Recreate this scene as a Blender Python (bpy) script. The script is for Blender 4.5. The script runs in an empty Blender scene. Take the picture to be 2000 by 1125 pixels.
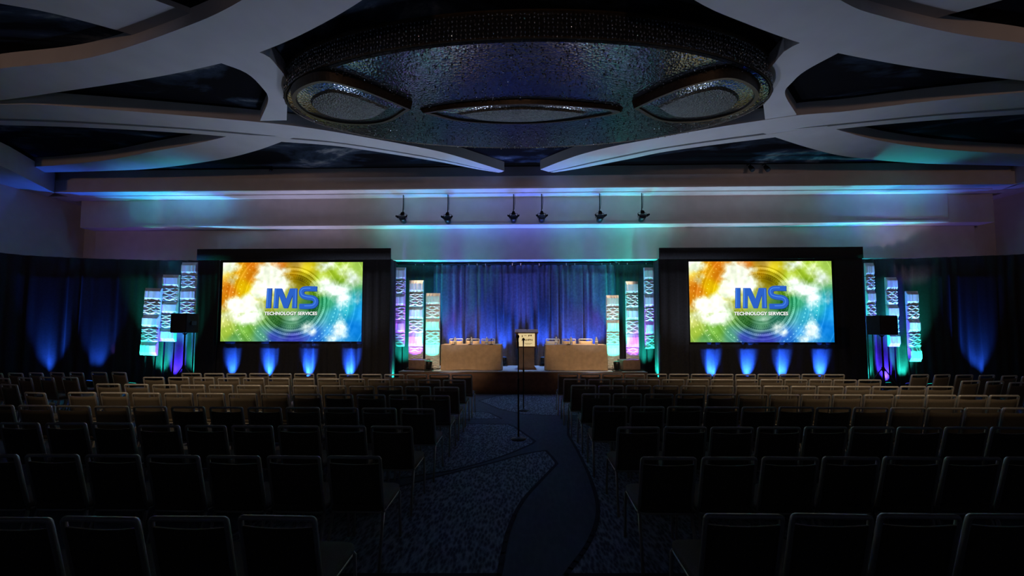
import bpy, bmesh, math, random
import numpy as np
from mathutils import Vector, Matrix, Euler
R = math.radians
rnd = random.Random(7)
scene = bpy.context.scene
COL = scene.collection

# ------------------------------------------------------------------ camera
H = 1.9
F = 760.0                      # focal length in pixels of the 2000 px wide frame
YAW, PITCH = R(1.4), R(2.9)
PPX, PPY = 1000.0, 599.0       # principal point
cam_data = bpy.data.cameras.new('camera')
cam = bpy.data.objects.new('camera', cam_data); COL.objects.link(cam)
cam_data.sensor_fit = 'HORIZONTAL'; cam_data.sensor_width = 36
cam_data.lens = F/2000*36
cam_data.shift_y = (PPY-562.5)/2000
cam_data.clip_end = 200
cam.location = (0, 0, H)
cam.rotation_euler = (R(90)+PITCH, 0, YAW)
scene.camera = cam
CM = cam.rotation_euler.to_matrix()

def ray(px, py):
    return CM @ Vector(((px-PPX)/F, -(py-PPY)/F, -1.0))
def at_z(px, py, z):
    d = ray(px, py); t = (z-H)/d.z
    return Vector((d.x*t, d.y*t, z))
def at_y(px, py, y):
    d = ray(px, py); t = y/d.y
    return Vector((d.x*t, y, H+d.z*t))

# ------------------------------------------------------------------ world + exposure
world = bpy.data.worlds.new('world'); scene.world = world
world.use_nodes = True
WB = world.node_tree.nodes['Background']
WB.inputs[0].default_value = (0.5, 0.6, 1.0, 1); WB.inputs[1].default_value = 0.010
vs = scene.view_settings
vs.view_transform = 'Standard'; vs.look = 'None'; vs.exposure = 0; vs.gamma = 1
vs.use_curve_mapping = False
# strengths of the lamp families (watts)
K_TOWER, K_SKIRT, K_SIDE, K_STAGE, K_WASH, K_AUD, K_SOFFIT, K_FILL, K_REAR = 4.2, 300., 30., 11., 8., 12., 14., 2.2, 2.3

# ------------------------------------------------------------------ helpers
def lin(c):
    return tuple(((x/12.92) if x <= .04045 else ((x+.055)/1.055)**2.4) for x in c)
def hexc(h):
    h = h.lstrip('#'); return lin(tuple(int(h[i:i+2], 16)/255 for i in (0, 2, 4)))

def mat(name, color, rough=.6, metal=0., var=.12, scale=12., bump=0., bscale=60., emit=None, estr=0., spec=None, sheen=0.):
    m = bpy.data.materials.new(name); m.use_nodes = True
    nt = m.node_tree; b = nt.nodes['Principled BSDF']
    b.inputs['Roughness'].default_value = rough; b.inputs['Metallic'].default_value = metal
    if spec is not None: b.inputs['Specular IOR Level'].default_value = spec
    tc = nt.nodes.new('ShaderNodeTexCoord')
    nz = nt.nodes.new('ShaderNodeTexNoise'); nz.inputs['Scale'].default_value = scale
    nz.inputs['Detail'].default_value = 3
    nt.links.new(tc.outputs['Object'], nz.inputs['Vector'])
    rp = nt.nodes.new('ShaderNodeValToRGB')
    rp.color_ramp.elements[0].position = .3; rp.color_ramp.elements[1].position = .7
    rp.color_ramp.elements[0].color = tuple(c*(1-var) for c in color)+(1,)
    rp.color_ramp.elements[1].color = tuple(min(1, c*(1+var)) for c in color)+(1,)
    nt.links.new(nz.outputs['Fac'], rp.inputs['Fac'])
    nt.links.new(rp.outputs['Color'], b.inputs['Base Color'])
    if sheen:
        b.inputs['Sheen Weight'].default_value = sheen
    if bump:
        n2 = nt.nodes.new('ShaderNodeTexNoise'); n2.inputs['Scale'].default_value = bscale
        nt.links.new(tc.outputs['Object'], n2.inputs['Vector'])
        bp = nt.nodes.new('ShaderNodeBump'); bp.inputs['Strength'].default_value = bump; bp.inputs['Distance'].default_value = .02
        nt.links.new(n2.outputs['Fac'], bp.inputs['Height']); nt.links.new(bp.outputs['Normal'], b.inputs['Normal'])
    if emit:
        b.inputs['Emission Color'].default_value = emit+(1,); b.inputs['Emission Strength'].default_value = estr
    return m

class MB:
    def __init__(s): s.v = []; s.f = []; s.mi = []
    def add(s, vs_, fs, mi=0):
        n = len(s.v); s.v += [tuple(v) for v in vs_]; s.f += [tuple(i+n for i in f) for f in fs]; s.mi += [mi]*len(fs)
    def box(s, x0, x1, y0, y1, z0, z1, mi=0, M=None):
        v = [Vector(p) for p in ((x0,y0,z0),(x1,y0,z0),(x1,y1,z0),(x0,y1,z0),(x0,y0,z1),(x1,y0,z1),(x1,y1,z1),(x0,y1,z1))]
        if M: v = [M @ p for p in v]
        s.add(v, [(0,3,2,1),(4,5,6,7),(0,1,5,4),(1,2,6,5),(2,3,7,6),(3,0,4,7)], mi)
    def tube(s, pts, r, n=8, mi=0, closed=False):
        pts = [Vector(p) for p in pts]; L = len(pts); rings = []
        up0 = None
        for i, p in enumerate(pts):
            a = pts[i-1] if (i > 0 or closed) else p
            b = pts[(i+1) % L] if (i < L-1 or closed) else p
            t = (b-a).normalized()
            if up0 is None:
                up0 = Vector((0,0,1)) if abs(t.z) < .9 else Vector((1,0,0))
            u = (up0 - t*up0.dot(t))
            if u.length < 1e-4: u = t.orthogonal()
            u.normalize(); w = t.cross(u); up0 = u
            rr = r[i] if isinstance(r, (list, tuple)) else r
            rings.append([p + u*math.cos(2*math.pi*k/n)*rr + w*math.sin(2*math.pi*k/n)*rr for k in range(n)])
        vs_ = [q for rg in rings for q in rg]; fs = []
        for i in range(L if closed else L-1):
            j = (i+1) % L
            for k in range(n):
                fs.append((i*n+k, i*n+(k+1)%n, j*n+(k+1)%n, j*n+k))
        if not closed:
            fs.append(tuple(range(n))[::-1]); fs.append(tuple((L-1)*n+k for k in range(n)))
        s.add(vs_, fs, mi)
    def lathe(s, prof, n=16, M=None, mi=0):
        vs_ = []; fs = []
        for (r, z) in prof:
            for k in range(n):
                a = 2*math.pi*k/n; p = Vector((r*math.cos(a), r*math.sin(a), z)); vs_.append(M @ p if M else p)
        for i in range(len(prof)-1):
            for k in range(n):
                fs.append((i*n+k, i*n+(k+1)%n, (i+1)*n+(k+1)%n, (i+1)*n+k))
        fs.append(tuple(range(n))[::-1]); fs.append(tuple((len(prof)-1)*n+k for k in range(n)))
        s.add(vs_, fs, mi)
    def prism(s, poly, z0, z1, mi=0):
        n = len(poly)
        area = sum(poly[i][0]*poly[(i+1)%n][1]-poly[(i+1)%n][0]*poly[i][1] for i in range(n))
        if area < 0: poly = poly[::-1]
        vs_ = [(p[0], p[1], z0) for p in poly] + [(p[0], p[1], z1) for p in poly]
        fs = [tuple(range(n))[::-1], tuple(range(n, 2*n))] + [(i, (i+1)%n, n+(i+1)%n, n+i) for i in range(n)]
        s.add(vs_, fs, mi)
    def strip(s, A, B, z0, z1, mi=0):
        """solid band between two equally long polylines"""
        n = len(A)
        vs_ = [(p[0], p[1], z0) for p in A]+[(p[0], p[1], z0) for p in B]+[(p[0], p[1], z1) for p in A]+[(p[0], p[1], z1) for p in B]
        fs = []
        for i in range(n-1):
            fs += [(i, i+1, n+i+1, n+i), (2*n+i, 3*n+i, 3*n+i+1, 2*n+i+1), (i, 2*n+i, 2*n+i+1, i+1), (n+i, n+i+1, 3*n+i+1, 3*n+i)]
        fs += [(0, n, 3*n, 2*n), (n-1, 3*n-1, 4*n-1, 2*n-1)]
        s.add(vs_, fs, mi)
    def build(s, name, mats, parent=None, smooth=False, bevel=0, loc=None, fixn=False):
        me = bpy.data.meshes.new(name); me.from_pydata(s.v, [], s.f)
        if not isinstance(mats, (list, tuple)): mats = [mats]
        for m in mats: me.materials.append(m)
        if len(mats) > 1: me.polygons.foreach_set('material_index', s.mi)
        if smooth: me.polygons.foreach_set('use_smooth', [True]*len(me.polygons))
        if fixn:
            bm = bmesh.new(); bm.from_mesh(me); bmesh.ops.recalc_face_normals(bm, faces=bm.faces); bm.to_mesh(me); bm.free()
        me.update()
        o = bpy.data.objects.new(name, me); COL.objects.link(o)
        if parent: o.parent = parent
        if loc: o.location = loc
        if bevel:
            md = o.modifiers.new('bevel', 'BEVEL'); md.width = bevel; md.segments = 2; md.limit_method = 'ANGLE'
        return o

def tag(o, label=None, cat=None, group=None, kind=None):
    if label: o['label'] = label
    if cat: o['category'] = cat
    if group: o['group'] = group
    if kind: o['kind'] = kind
    return o
def empty(name, loc, rz=0):
    o = bpy.data.objects.new(name, None); COL.objects.link(o); o.location = loc; o.rotation_euler = (0, 0, rz)
    o.empty_display_size = .1
    return o
def struct(o): o['kind'] = 'structure'; return o
def copy_tree(o, parent=None):
    c = o.copy(); COL.objects.link(c); c.parent = parent
    for ch in list(o.children): copy_tree(ch, c)
    return c
def crv(pts, n=8):
    """Catmull-Rom through 2-D points"""
    P = [Vector((p[0], p[1])) for p in pts]; P = [P[0]*2-P[1]]+P+[P[-1]*2-P[-2]]; out = []
    for i in range(1, len(P)-2):
        for k in range(n):
            t = k/n; a, b, c, d = P[i-1], P[i], P[i+1], P[i+2]
            out.append(.5*((2*b)+(c-a)*t+(2*a-5*b+4*c-d)*t*t+(-a+3*b-3*c+d)*t**3))
    out.append(P[-2]); return out
def resample(pts, n):
    P = [Vector(p) for p in pts]; L = [0]
    for i in range(1, len(P)): L.append(L[-1]+(P[i]-P[i-1]).length)
    out = []; j = 0
    for k in range(n):
        s_ = L[-1]*k/(n-1)
        while j < len(P)-2 and L[j+1] < s_: j += 1
        t = (s_-L[j])/max(1e-9, L[j+1]-L[j]); out.append(P[j].lerp(P[j+1], min(1, t)))
    return out
def spot(name, loc, target, color, energy, size=60, blend=.6, radius=.05):
    ld = bpy.data.lights.new(name, 'SPOT'); ld.color = color; ld.energy = energy; ld.spot_size = R(size); ld.spot_blend = blend
    ld.shadow_soft_size = radius
    o = bpy.data.objects.new(name, ld); COL.objects.link(o); o.location = loc
    o.rotation_euler = (Vector(target)-Vector(loc)).to_track_quat('-Z', 'Y').to_euler()
    return o

BLUE = (.02, .12, 1.0); TEAL = (.02, .85, .62); INDIGO = (.07, .03, 1.0); PURPLE = (.30, .05, 1.0); WARM = (1.0, .72, .45); CYAN = (.03, .6, 1.0)

# ------------------------------------------------------------------ materials
M = {}
M['plaster'] = mat('plaster', (.62, .58, .57), .8, var=.05, scale=3, bump=.05)
M['beam'] = mat('beam_paint', (.50, .50, .51), .8, var=.05, scale=2, bump=.04)
M['drape'] = mat('black_velour', (.014, .014, .017), .85, var=.3, scale=20, bump=.1, bscale=150, sheen=.05)
M['backdrape'] = mat('stage_velour', (.09, .09, .12), .85, var=.25, scale=14, bump=.1, bscale=150, sheen=.4)
M['black'] = mat('black_paint', (.012, .012, .013), .8, var=.2, spec=.15)
M['blackmetal'] = mat('black_metal', (.02, .02, .022), .35, metal=.6, var=.2)
M['steel'] = mat('brushed_steel', (.45, .45, .44), .32, metal=.9, var=.1, scale=40)
M['chair_frame'] = mat('champagne_frame', (.58, .55, .50), .38, metal=.3, var=.08, scale=30)
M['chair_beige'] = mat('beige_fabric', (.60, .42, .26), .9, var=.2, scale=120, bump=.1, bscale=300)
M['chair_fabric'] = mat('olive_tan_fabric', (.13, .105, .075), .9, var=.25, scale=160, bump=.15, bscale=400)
M['cloth'] = mat('tan_linen', (.47, .32, .20), .85, var=.1, scale=9, bump=.12, bscale=250)
M['skirt'] = mat('brown_stage_skirt', (.11, .055, .035), .85, var=.2, scale=10, bump=.1)
M['deck'] = mat('stage_carpet', (.40, .43, .50), .95, var=.2, scale=60, bump=.2, bscale=300)
M['wood'] = mat('dark_walnut', (.16, .075, .04), .4, var=.3, scale=7)
M['woodlight'] = mat('brown_laminate', (.26, .16, .09), .5, var=.2, scale=6)
M['sign'] = mat('cream_sign', (.95, .82, .50), .6, var=.03, emit=(.95, .75, .38), estr=.62)
M['ink'] = mat('dark_print', (.12, .02, .015), .7)
M['panel'] = mat('white_relief_panel', (.80, .80, .80), .55, var=.04)
M['brownbox'] = mat('brown_speaker_box', (.16, .10, .075), .55, var=.2)
M['grille'] = mat('speaker_grille', (.015, .015, .015), .7, var=.5, scale=200, bump=.5, bscale=300)
M['white'] = mat('white_plastic', (.8, .8, .78), .4, var=.05)
M['lens_blue'] = mat('blue_led_lens', (.05, .1, .6), .2, emit=(.05, .25, 1.), estr=1.5)
M['lens_teal'] = mat('teal_led_lens', (.05, .5, .5), .2, emit=(.02, .85, .6), estr=1.5)
M['lens_indigo'] = mat('indigo_led_lens', (.1, .05, .6), .2, emit=(.08, .05, 1.), estr=1.5)
M['lamp_glass'] = mat('dark_lens', (.03, .03, .04), .1, var=.1)
M['gold'] = mat('bronze_rim', (.035, .024, .012), .4, metal=.5, var=.3, scale=20)

def mat_water():
    m = bpy.data.materials.new('clear_plastic_bottle'); m.use_nodes = True
    b = m.node_tree.nodes['Principled BSDF']; b.inputs['Base Color'].default_value = (.9, .93, .95, 1)
    b.inputs['Transmission Weight'].default_value = .5; b.inputs['Roughness'].default_value = .15
    nz = m.node_tree.nodes.new('ShaderNodeTexNoise'); nz.inputs['Scale'].default_value = 30
    bp = m.node_tree.nodes.new('ShaderNodeBump'); bp.inputs['Strength'].default_value = .2
    m.node_tree.links.new(nz.outputs['Fac'], bp.inputs['Height']); m.node_tree.links.new(bp.outputs['Normal'], b.inputs['Normal'])
    return m
M['bottle'] = mat_water()

def mat_mural():
    m = bpy.data.materials.new('night_sky_mural'); m.use_nodes = True
    nt = m.node_tree; b = nt.nodes['Principled BSDF']; b.inputs['Roughness'].default_value = .9
    b.inputs['Specular IOR Level'].default_value = .1
    tc = nt.nodes.new('ShaderNodeTexCoord'); mp = nt.nodes.new('ShaderNodeMapping'); mp.inputs['Scale'].default_value = (.35, .8, 1)
    nt.links.new(tc.outputs['Object'], mp.inputs['Vector'])
    nz = nt.nodes.new('ShaderNodeTexNoise'); nz.inputs['Scale'].default_value = 1.1; nz.inputs['Detail'].default_value = 8; nz.inputs['Roughness'].default_value = .62
    nz.inputs['Distortion'].default_value = .6
    nt.links.new(mp.outputs['Vector'], nz.inputs['Vector'])
    rp = nt.nodes.new('ShaderNodeValToRGB'); e = rp.color_ramp.elements
    e[0].position = .50; e[0].color = (.003, .0035, .006, 1); e[1].position = .76; e[1].color = (.42, .43, .42, 1)
    k = e.new(.60); k.color = (.03, .045, .07, 1)
    nt.links.new(nz.outputs['Fac'], rp.inputs['Fac']); nt.links.new(rp.outputs['Color'], b.inputs['Base Color'])
    return m
M['mural'] = mat_mural()

def mat_crystal(name, col, rough, scale, strength, metal=.9):
    m = bpy.data.materials.new(name); m.use_nodes = True
    nt = m.node_tree; b = nt.nodes['Principled BSDF']; b.inputs['Roughness'].default_value = rough; b.inputs['Metallic'].default_value = metal
    tc = nt.nodes.new('ShaderNodeTexCoord'); v = nt.nodes.new('ShaderNodeTexVoronoi'); v.inputs['Scale'].default_value = scale
    nt.links.new(tc.outputs['Object'], v.inputs['Vector'])
    bp = nt.nodes.new('ShaderNodeBump'); bp.inputs['Strength'].default_value = strength; bp.inputs['Distance'].default_value = .03
    nt.links.new(v.outputs['Distance'], bp.inputs['Height']); nt.links.new(bp.outputs['Normal'], b.inputs['Normal'])
    rp = nt.nodes.new('ShaderNodeValToRGB'); e = rp.color_ramp.elements
    e[0].color = tuple(c*.5 for c in col)+(1,); e[1].color = col+(1,); e[1].position = .6
    nt.links.new(v.outputs['Color'], rp.inputs['Fac']); nt.links.new(rp.outputs['Color'], b.inputs['Base Color'])
    return m
M['crystal'] = mat_crystal('crystal_mesh', (.11, .12, .13), .15, 24, .13)
M['crystal_pale'] = mat_crystal('pale_crystal_mesh', (.10, .11, .10), .4, 34, .6, metal=.5)
M['bead'] = mat_crystal('cut_crystal', (.6, .65, .7), .06, 40, .2)

def mat_carpet(name, base, c2, scale, contrast):
    m = bpy.data.materials.new(name); m.use_nodes = True
    nt = m.node_tree; b = nt.nodes['Principled BSDF']; b.inputs['Roughness'].default_value = .95
    tc = nt.nodes.new('ShaderNodeTexCoord'); mp = nt.nodes.new('ShaderNodeMapping'); mp.inputs['Scale'].default_value = (2.2, .75, 1)
    mp.inputs['Rotation'].default_value = (0, 0, .25)
    nt.links.new(tc.outputs['Object'], mp.inputs['Vector'])
    nz = nt.nodes.new('ShaderNodeTexNoise'); nz.inputs['Scale'].default_value = scale; nz.inputs['Detail'].default_value = 4; nz.inputs['Roughness'].default_value = .7
    nt.links.new(mp.outputs['Vector'], nz.inputs['Vector'])
    v = nt.nodes.new('ShaderNodeTexVoronoi'); v.inputs['Scale'].default_value = scale*1.3; nt.links.new(mp.outputs['Vector'], v.inputs['Vector'])
    mx = nt.nodes.new('ShaderNodeMath'); mx.operation = 'MULTIPLY'
    nt.links.new(nz.outputs['Fac'], mx.inputs[0]); nt.links.new(v.outputs['Distance'], mx.inputs[1])
    rp = nt.nodes.new('ShaderNodeValToRGB'); e = rp.color_ramp.elements
    e[0].position = .18-contrast*.05; e[0].color = base+(1,); e[1].position = .42; e[1].color = c2+(1,)
    nt.links.new(mx.outputs[0], rp.inputs['Fac']); nt.links.new(rp.outputs['Color'], b.inputs['Base Color'])
    n2 = nt.nodes.new('ShaderNodeTexNoise'); n2.inputs['Scale'].default_value = 180; nt.links.new(tc.outputs['Object'], n2.inputs['Vector'])
    bp = nt.nodes.new('ShaderNodeBump'); bp.inputs['Strength'].default_value = .4; bp.inputs['Distance'].default_value = .01
    nt.links.new(n2.outputs['Fac'], bp.inputs['Height']); nt.links.new(bp.outputs['Normal'], b.inputs['Normal'])
    return m
M['carpet'] = mat_carpet('plain_carpet', (.07, .085, .12), (.085, .10, .14), 8, .2)
M['carpet_pat'] = mat_carpet('patterned_carpet', (.045, .055, .085), (.25, .28, .34), 13, 1)
M['carpet_line'] = mat('carpet_border', (.018, .02, .035), .95, var=.2)

# ------------------------------------------------------------------ structure: floor
fl = MB(); fl.add([(-15.2, -5, 0), (15.4, -5, 0), (15.4, 14, 0), (-15.2, 14, 0)], [(0, 1, 2, 3)], 0)
def floor_patch(pix, closed_line=True, n=6, line=None):
    pts = [at_z(p[0], p[1], 0) for p in pix]
    poly = [(p.x, p.y) for p in pts]
    nn = len(poly)
    if sum(poly[i][0]*poly[(i+1)%nn][1]-poly[(i+1)%nn][0]*poly[i][1] for i in range(nn)) < 0: poly = poly[::-1]
    fl.add([(x, y, .002) for x, y in poly], [tuple(range(nn))], 1)
    ln = line or pix+[pix[0]]
    ring = [at_z(p[0], p[1], 0) for p in ln]
    for a, b in zip(ring[:-1], ring[1:]):
        t = (b-a); 
        if t.length < 1e-4: continue
        t.normalize(); w = Vector((-t.y, t.x, 0))*.022
        q = [a-t*.012+w, a-t*.012-w, b+t*.012-w, b+t*.012+w]
        qa = sum(q[i].x*q[(i+1)%4].y-q[(i+1)%4].x*q[i].y for i in range(4))
        if qa < 0: q = q[::-1]
        fl.add([(p.x, p.y, .004) for p in q], [(0, 1, 2, 3)], 2)
def cp(pts, n=5): return [(p.x, p.y) for p in crv(pts, n)]
floor_patch([(560, 830)]+[(890, 828), (993, 829)]+cp([(1005, 834), (1025, 848), (1045, 862)], 4)+cp([(1038, 868), (980, 892), (900, 915), (840, 926), (600, 960)], 4))
floor_patch([(300, 1124), (560, 985)]+cp([(700, 972), (860, 930), (960, 905), (1020, 888), (1066, 880)], 4)+cp([(1078, 893), (1088, 906)], 2)+cp([(1060, 935), (1020, 980), (992, 1040), (975, 1124)], 4))
floor_patch([(935, 783), (970, 774), (1010, 769), (1085, 769), (1150, 769), (1150, 812), (1085, 812), (1020, 809), (975, 799)])
floor_patch([(820, 806), (915, 804), (955, 806), (980, 818), (820, 820)])
floor_patch([(1500, 830), (1110, 822)]+cp([(1110, 850), (1130, 885), (1155, 940), (1168, 1000), (1150, 1060), (1105, 1124)], 5)+[(1700, 1124)])
floor = struct(fl.build('floor', [M['carpet'], M['carpet_pat'], M['carpet_line']]))

# walls
YB, YC, YW = 12.2, 12.6, 13.6
ZC0, ZB0 = 4.07, 5.11          # lower edges of the two soffits
ZA = 6.0                       # underside of the cove
XL, XR = -15.0, 15.35
w = MB(); w.box(XL-.2, XR+.2, YW, YW+.2, 0, 7); struct(w.build('wall_back', M['plaster']))
w = MB(); w.box(XL-.2, XL, 4, YW, 0, 6.3); struct(w.build('wall_left', M['plaster']))
w = MB(); w.box(XR, XR+.2, 4, YW, 0, 6.3); struct(w.build('wall_right', M['plaster']))
xbl, xbr = at_y(158, 410, YB).x, at_y(1941, 410, YB).x
xcl, xcr = at_y(186, 470, YC).x, at_y(1905, 470, YC).x
xil, xir = at_y(254, 410, YB).x, at_y(1849, 410, YB).x
w = MB(); w.box(xbl, xbr, YB, YW, ZB0, ZA+.3); struct(w.build('trim_1', M['plaster'], bevel=.01))
w = MB(); w.box(xcl, xcr, YC, YW, ZC0, ZB0); struct(w.build('trim_2', M['plaster'], bevel=.01))
w = MB(); w.box(xil, xir, YB-.04, YB, ZB0, ZA+.3); w.box(xil, xir, YB-.06, YB-.04, ZB0, ZB0+.05); struct(w.build('trim_3', M['plaster'], bevel=.004))
w = MB(); w.box(XL, xcl+.2, YC+.25, YW, 0, ZA+.3); w.box(xcr-.2, XR, YC+.25, YW, 0, ZA+.3); struct(w.build('trim_4', M['plaster']))

# cove A (fascia with two steps and a lit lip)
YA = 11.42; ZF = 6.40
cl, cr = at_z(87, 371, ZA), at_z(1978, 364, ZA)
w = MB()
lx, rx = cl.x, cr.x
w.box(lx, rx, YA, YB+.3, ZA+.0, ZF)                                   # lower step
w.box(lx, rx, YA-.03, YA, ZA, ZA+.05)
w.box(XL, lx, YA+.35, YW, ZA, ZF); w.box(rx, XR, YA+.35, YW, ZA, ZF)
w.box(lx-.4, rx+.4, YA+.10, YB+.3, ZF, ZF+.32)                         # upper step
w.box(lx+.4, rx-.4, YA+.30, YA+.42, ZA-.03, ZA)                         # small lip under the cove
struct(w.build('trim_5', M['plaster'], bevel=.006))
def side_cove(sx, corner, X1, inner, name):
    w = MB()
    outer = [(X1, YA+.35), (X1, 9.6), (X1, 6.5), (X1, 3.0)]
    w.strip(resample([Vector((p[0], p[1])) for p in inner], 14), resample([Vector(p) for p in outer], 14), ZA, ZF+.2)
    struct(w.build(name, M['plaster'], fixn=True))
il = at_z(0, 322, ZA); ir = at_z(2000, 352, ZA)
side_cove(-1, cl, XL, [(cl.x, cl.y+.25), (il.x, il.y), (il.x+.5, il.y-2), (il.x+.3, 3)], 'trim_6')
side_cove(1, cr, XR, [(cr.x, cr.y+.25), (-il.x+.5, il.y), (-il.x, il.y-2), (-il.x, 3)], 'trim_7')

# ceiling slab with painted night-sky
ZS = 6.70; ZBM = 6.44
w = MB(); w.box(XL-.2, XR+.2, -5, YW, ZS+.02, ZS+.25); struct(w.build('ceiling', M['mural']))

def band(name, near, far, n=40, dz=0., extra=None):
    A = resample([at_z(p.x, p.y, ZBM+dz).to_2d() for p in crv(near, 8)], n)
    B = resample([at_z(p.x, p.y, ZBM+dz).to_2d() for p in crv(far, 8)], n)
    w = MB(); w.strip(A, B, ZBM+dz, ZS+.015)
    return w, A, B
# long mid band, left and right (wide face, groove, narrow face)
nearL = [(-260, 190), (-100, 198), (0, 204), (78, 204.5), (302, 221), (500, 238), (612, 251), (724, 270), (836, 291), (892, 305), (934, 318), (985, 334)]
farL = [(-260, 236), (-100, 241), (0, 245), (142, 249), (302, 257), (437, 267), (540, 277), (657, 286), (780, 304), (864, 318), (930, 331), (975, 338)]
nearR = [(2240, 168), (2100, 172), (2000, 180), (1820, 197), (1655, 217), (1560, 225), (1442, 242), (1392, 250), (1280, 270), (1196, 286), (1140, 300), (1098, 314), (1055, 331)]
farR = [(2240, 208), (2100, 216), (2000, 224), (1833, 235), (1655, 251), (1513, 269), (1400, 283), (1300, 297), (1230, 311), (1173, 322), (1125, 331), (1080, 338)]
for i, (nr, fr) in enumerate(((nearL, farL), (nearR, farR))):
    A = resample([at_z(p.x, p.y, ZBM).to_2d() for p in crv(nr, 8)], 60)
    B = resample([at_z(p.x, p.y, ZBM).to_2d() for p in crv(fr, 8)], 60)
    w = MB()
    mix = lambda t: [a.lerp(b, t) for a, b in zip(A, B)]
    w.strip(A, mix(.66), ZBM, ZS+.015); w.strip(mix(.78), B, ZBM+.01, ZS+.012); w.strip(mix(.60), mix(.84), ZBM+.09, ZS+.01)
    struct(w.build('trim_%d' % (8+i), M['beam'], fixn=True))
# big arch bands either side of the chandelier well
bigL_near = [(-300, 175), (-120, 155), (0, 134), (178, 112), (355, 55), (473, 0), (640, -110), (800, -280)]
bigL_far = [(-300, 222), (-120, 208), (0, 196), (107, 181), (302, 151), (430, 124), (502, 104), (600, 62), (708, 0), (830, -90)]
bigR_near = [(2300, 130), (2130, 112), (2000, 85), (1869, 66), (1727, 33), (1641, 0), (1480, -110), (1300, -290)]
bigR_far = [(2300, 190), (2130, 174), (2000, 158), (1798, 133), (1638, 104), (1563, 84), (1460, 47), (1356, 0), (1240, -90)]
for i, (nr, fr) in enumerate(((bigL_near, bigL_far), (bigR_near, bigR_far))):
    w, A, B = band('', nr, fr, 60, .004); struct(w.build('trim_%d' % (10+i), M['beam'], fixn=True))
# connecting necks beside the crystal canopy
for i, (a, b) in enumerate(((
        [(500, 100), (522, 109), (537, 124), (560, 160), (560, 235)], [(428, 122), (480, 142), (510, 169), (524, 194), (508, 236)]),
        ([(1566, 82), (1535, 98), (1517, 118), (1490, 160), (1495, 245)], [(1640, 102), (1575, 137), (1548, 160), (1533, 183), (1556, 224)]))):
    w, A, B = band('', a, b, 24, .008); struct(w.build('trim_%d' % (12+i), M['beam'], fixn=True))
# cross bands beyond the mid band
for i, (a, b) in enumerate(((
        [(455, 262), (437, 268), (380, 281), (302, 295), (213, 312), (121, 322), (60, 326)],
        [(575, 268), (547, 278), (498, 295), (427, 312), (302, 329), (200, 334), (80, 337)]),
        ([(1615, 246), (1634, 253), (1720, 275), (1833, 291), (1972, 300), (2060, 304)],
         [(1485, 258), (1511, 267), (1584, 290), (1655, 306), (1780, 318), (1900, 322), (2060, 326)]))):
    w, A, B = band('', a, b, 40, .012); struct(w.build('trim_%d' % (14+i), M['beam'], fixn=True))
# outer bands nearer the camera, upper corners (set higher than the arches)
for i, (a, b) in enumerate(((
        [(-260, -200), (0, -110), (200, -40), (302, 0), (359, 21), (420, 46)], [(-260, -35), (0, 7), (107, 27), (228, 59), (300, 82), (350, 100)]),
        ([(2260, -90), (1958, 0), (1851, 29), (1790, 50), (1740, 66)], [(2260, -300), (1900, -120), (1700, -50), (1650, -20), (1620, 0)]))):
    w, A, B = band('', a, b, 20, .19); struct(w.build('trim_%d' % (16+i), M['beam'], fixn=True))

# ------------------------------------------------------------------ drapes
def drape(name, path, z0, z1, mtl, amp=.05, lam=.22, seed=1, parent=None, nz=8):
    P = [Vector(p) for p in path]; L = [0]
    for i in range(1, len(P)): L.append(L[-1]+(P[i]-P[i-1]).length)
    n = int(L[-1]/.028)+2; r_ = random.Random(seed)
    ph = [(r_.uniform(.6, 1.5), r_.uniform(0, 6.28), r_.uniform(.5, 1)) for _ in range(5)]
    vs_ = []; pts = resample(P, n)
    for k in range(n):
        a = pts[max(0, k-1)]; b = pts[min(n-1, k+1)]; t = (b-a).normalized(); nn = Vector((t.y, -t.x))
        s_ = L[-1]*k/(n-1)
        for j in range(nz+1):
            v = j/nz
            d = sum(w_*math.sin(2*math.pi*s_/lam*f_ + p_ + .5*math.sin(v*3+p_)) for f_, p_, w_ in ph)/3.0
            d += .5*math.sin(2*math.pi*s_/(lam*4.3)+seed)
            d = math.tanh(d*1.9)
            q = pts[k]+nn*(amp*d*(1-.35*v))
            vs_.append((q.x, q.y, z0+(z1-z0)*v))
    m = MB(); m.add(vs_, [(k*(nz+1)+j, (k+1)*(nz+1)+j, (k+1)*(nz+1)+j+1, k*(nz+1)+j+1) for k in range(n-1) for j in range(nz)])
    o = m.build(name, mtl, parent, smooth=True)
    sd = o.modifiers.new('thick', 'SOLIDIFY'); sd.thickness = .012; sd.offset = 0
    return o

# ------------------------------------------------------------------ stage
SX0, SX1 = at_y(779, 725, 11.0).x, at_y(1264, 725, 11.0).x
ZD = .63
st = empty('stage', ((SX0+SX1)/2, 12.0, 0)); tag(st, 'low stage platform with dark brown skirt carrying the two panel tables', 'stage')
hw = (SX1-SX0)/2
m = MB(); m.box(-hw, hw, -1.0, .74, ZD-.03, ZD); m.build('deck', M['deck'], st, bevel=.004)
m = MB(); m.box(-hw-.005, hw+.005, -1.02, -1.0, ZD-.022, ZD+.004); tag(m.build('edge_trim', M['steel'], st), 'pale metal edge strip')
sk = drape('skirt', [(-hw, .72), (-hw, -1.0), (hw, -1.0), (hw, .72)], .01, ZD-.025, M['skirt'], .012, .3, 3, st, nz=3)
m = MB()
for x in (-hw+.1, -hw/3, hw/3, hw-.1):
    for y in (-.8, .55): m.tube([(x, y, 0), (x, y, ZD-.06)], .025)
m.build('support_frame', M['blackmetal'], st)

ZT = 4.0
xs0, xs1 = at_y(775, 600, 12.95).x, at_y(1275, 600, 12.95).x
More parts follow.
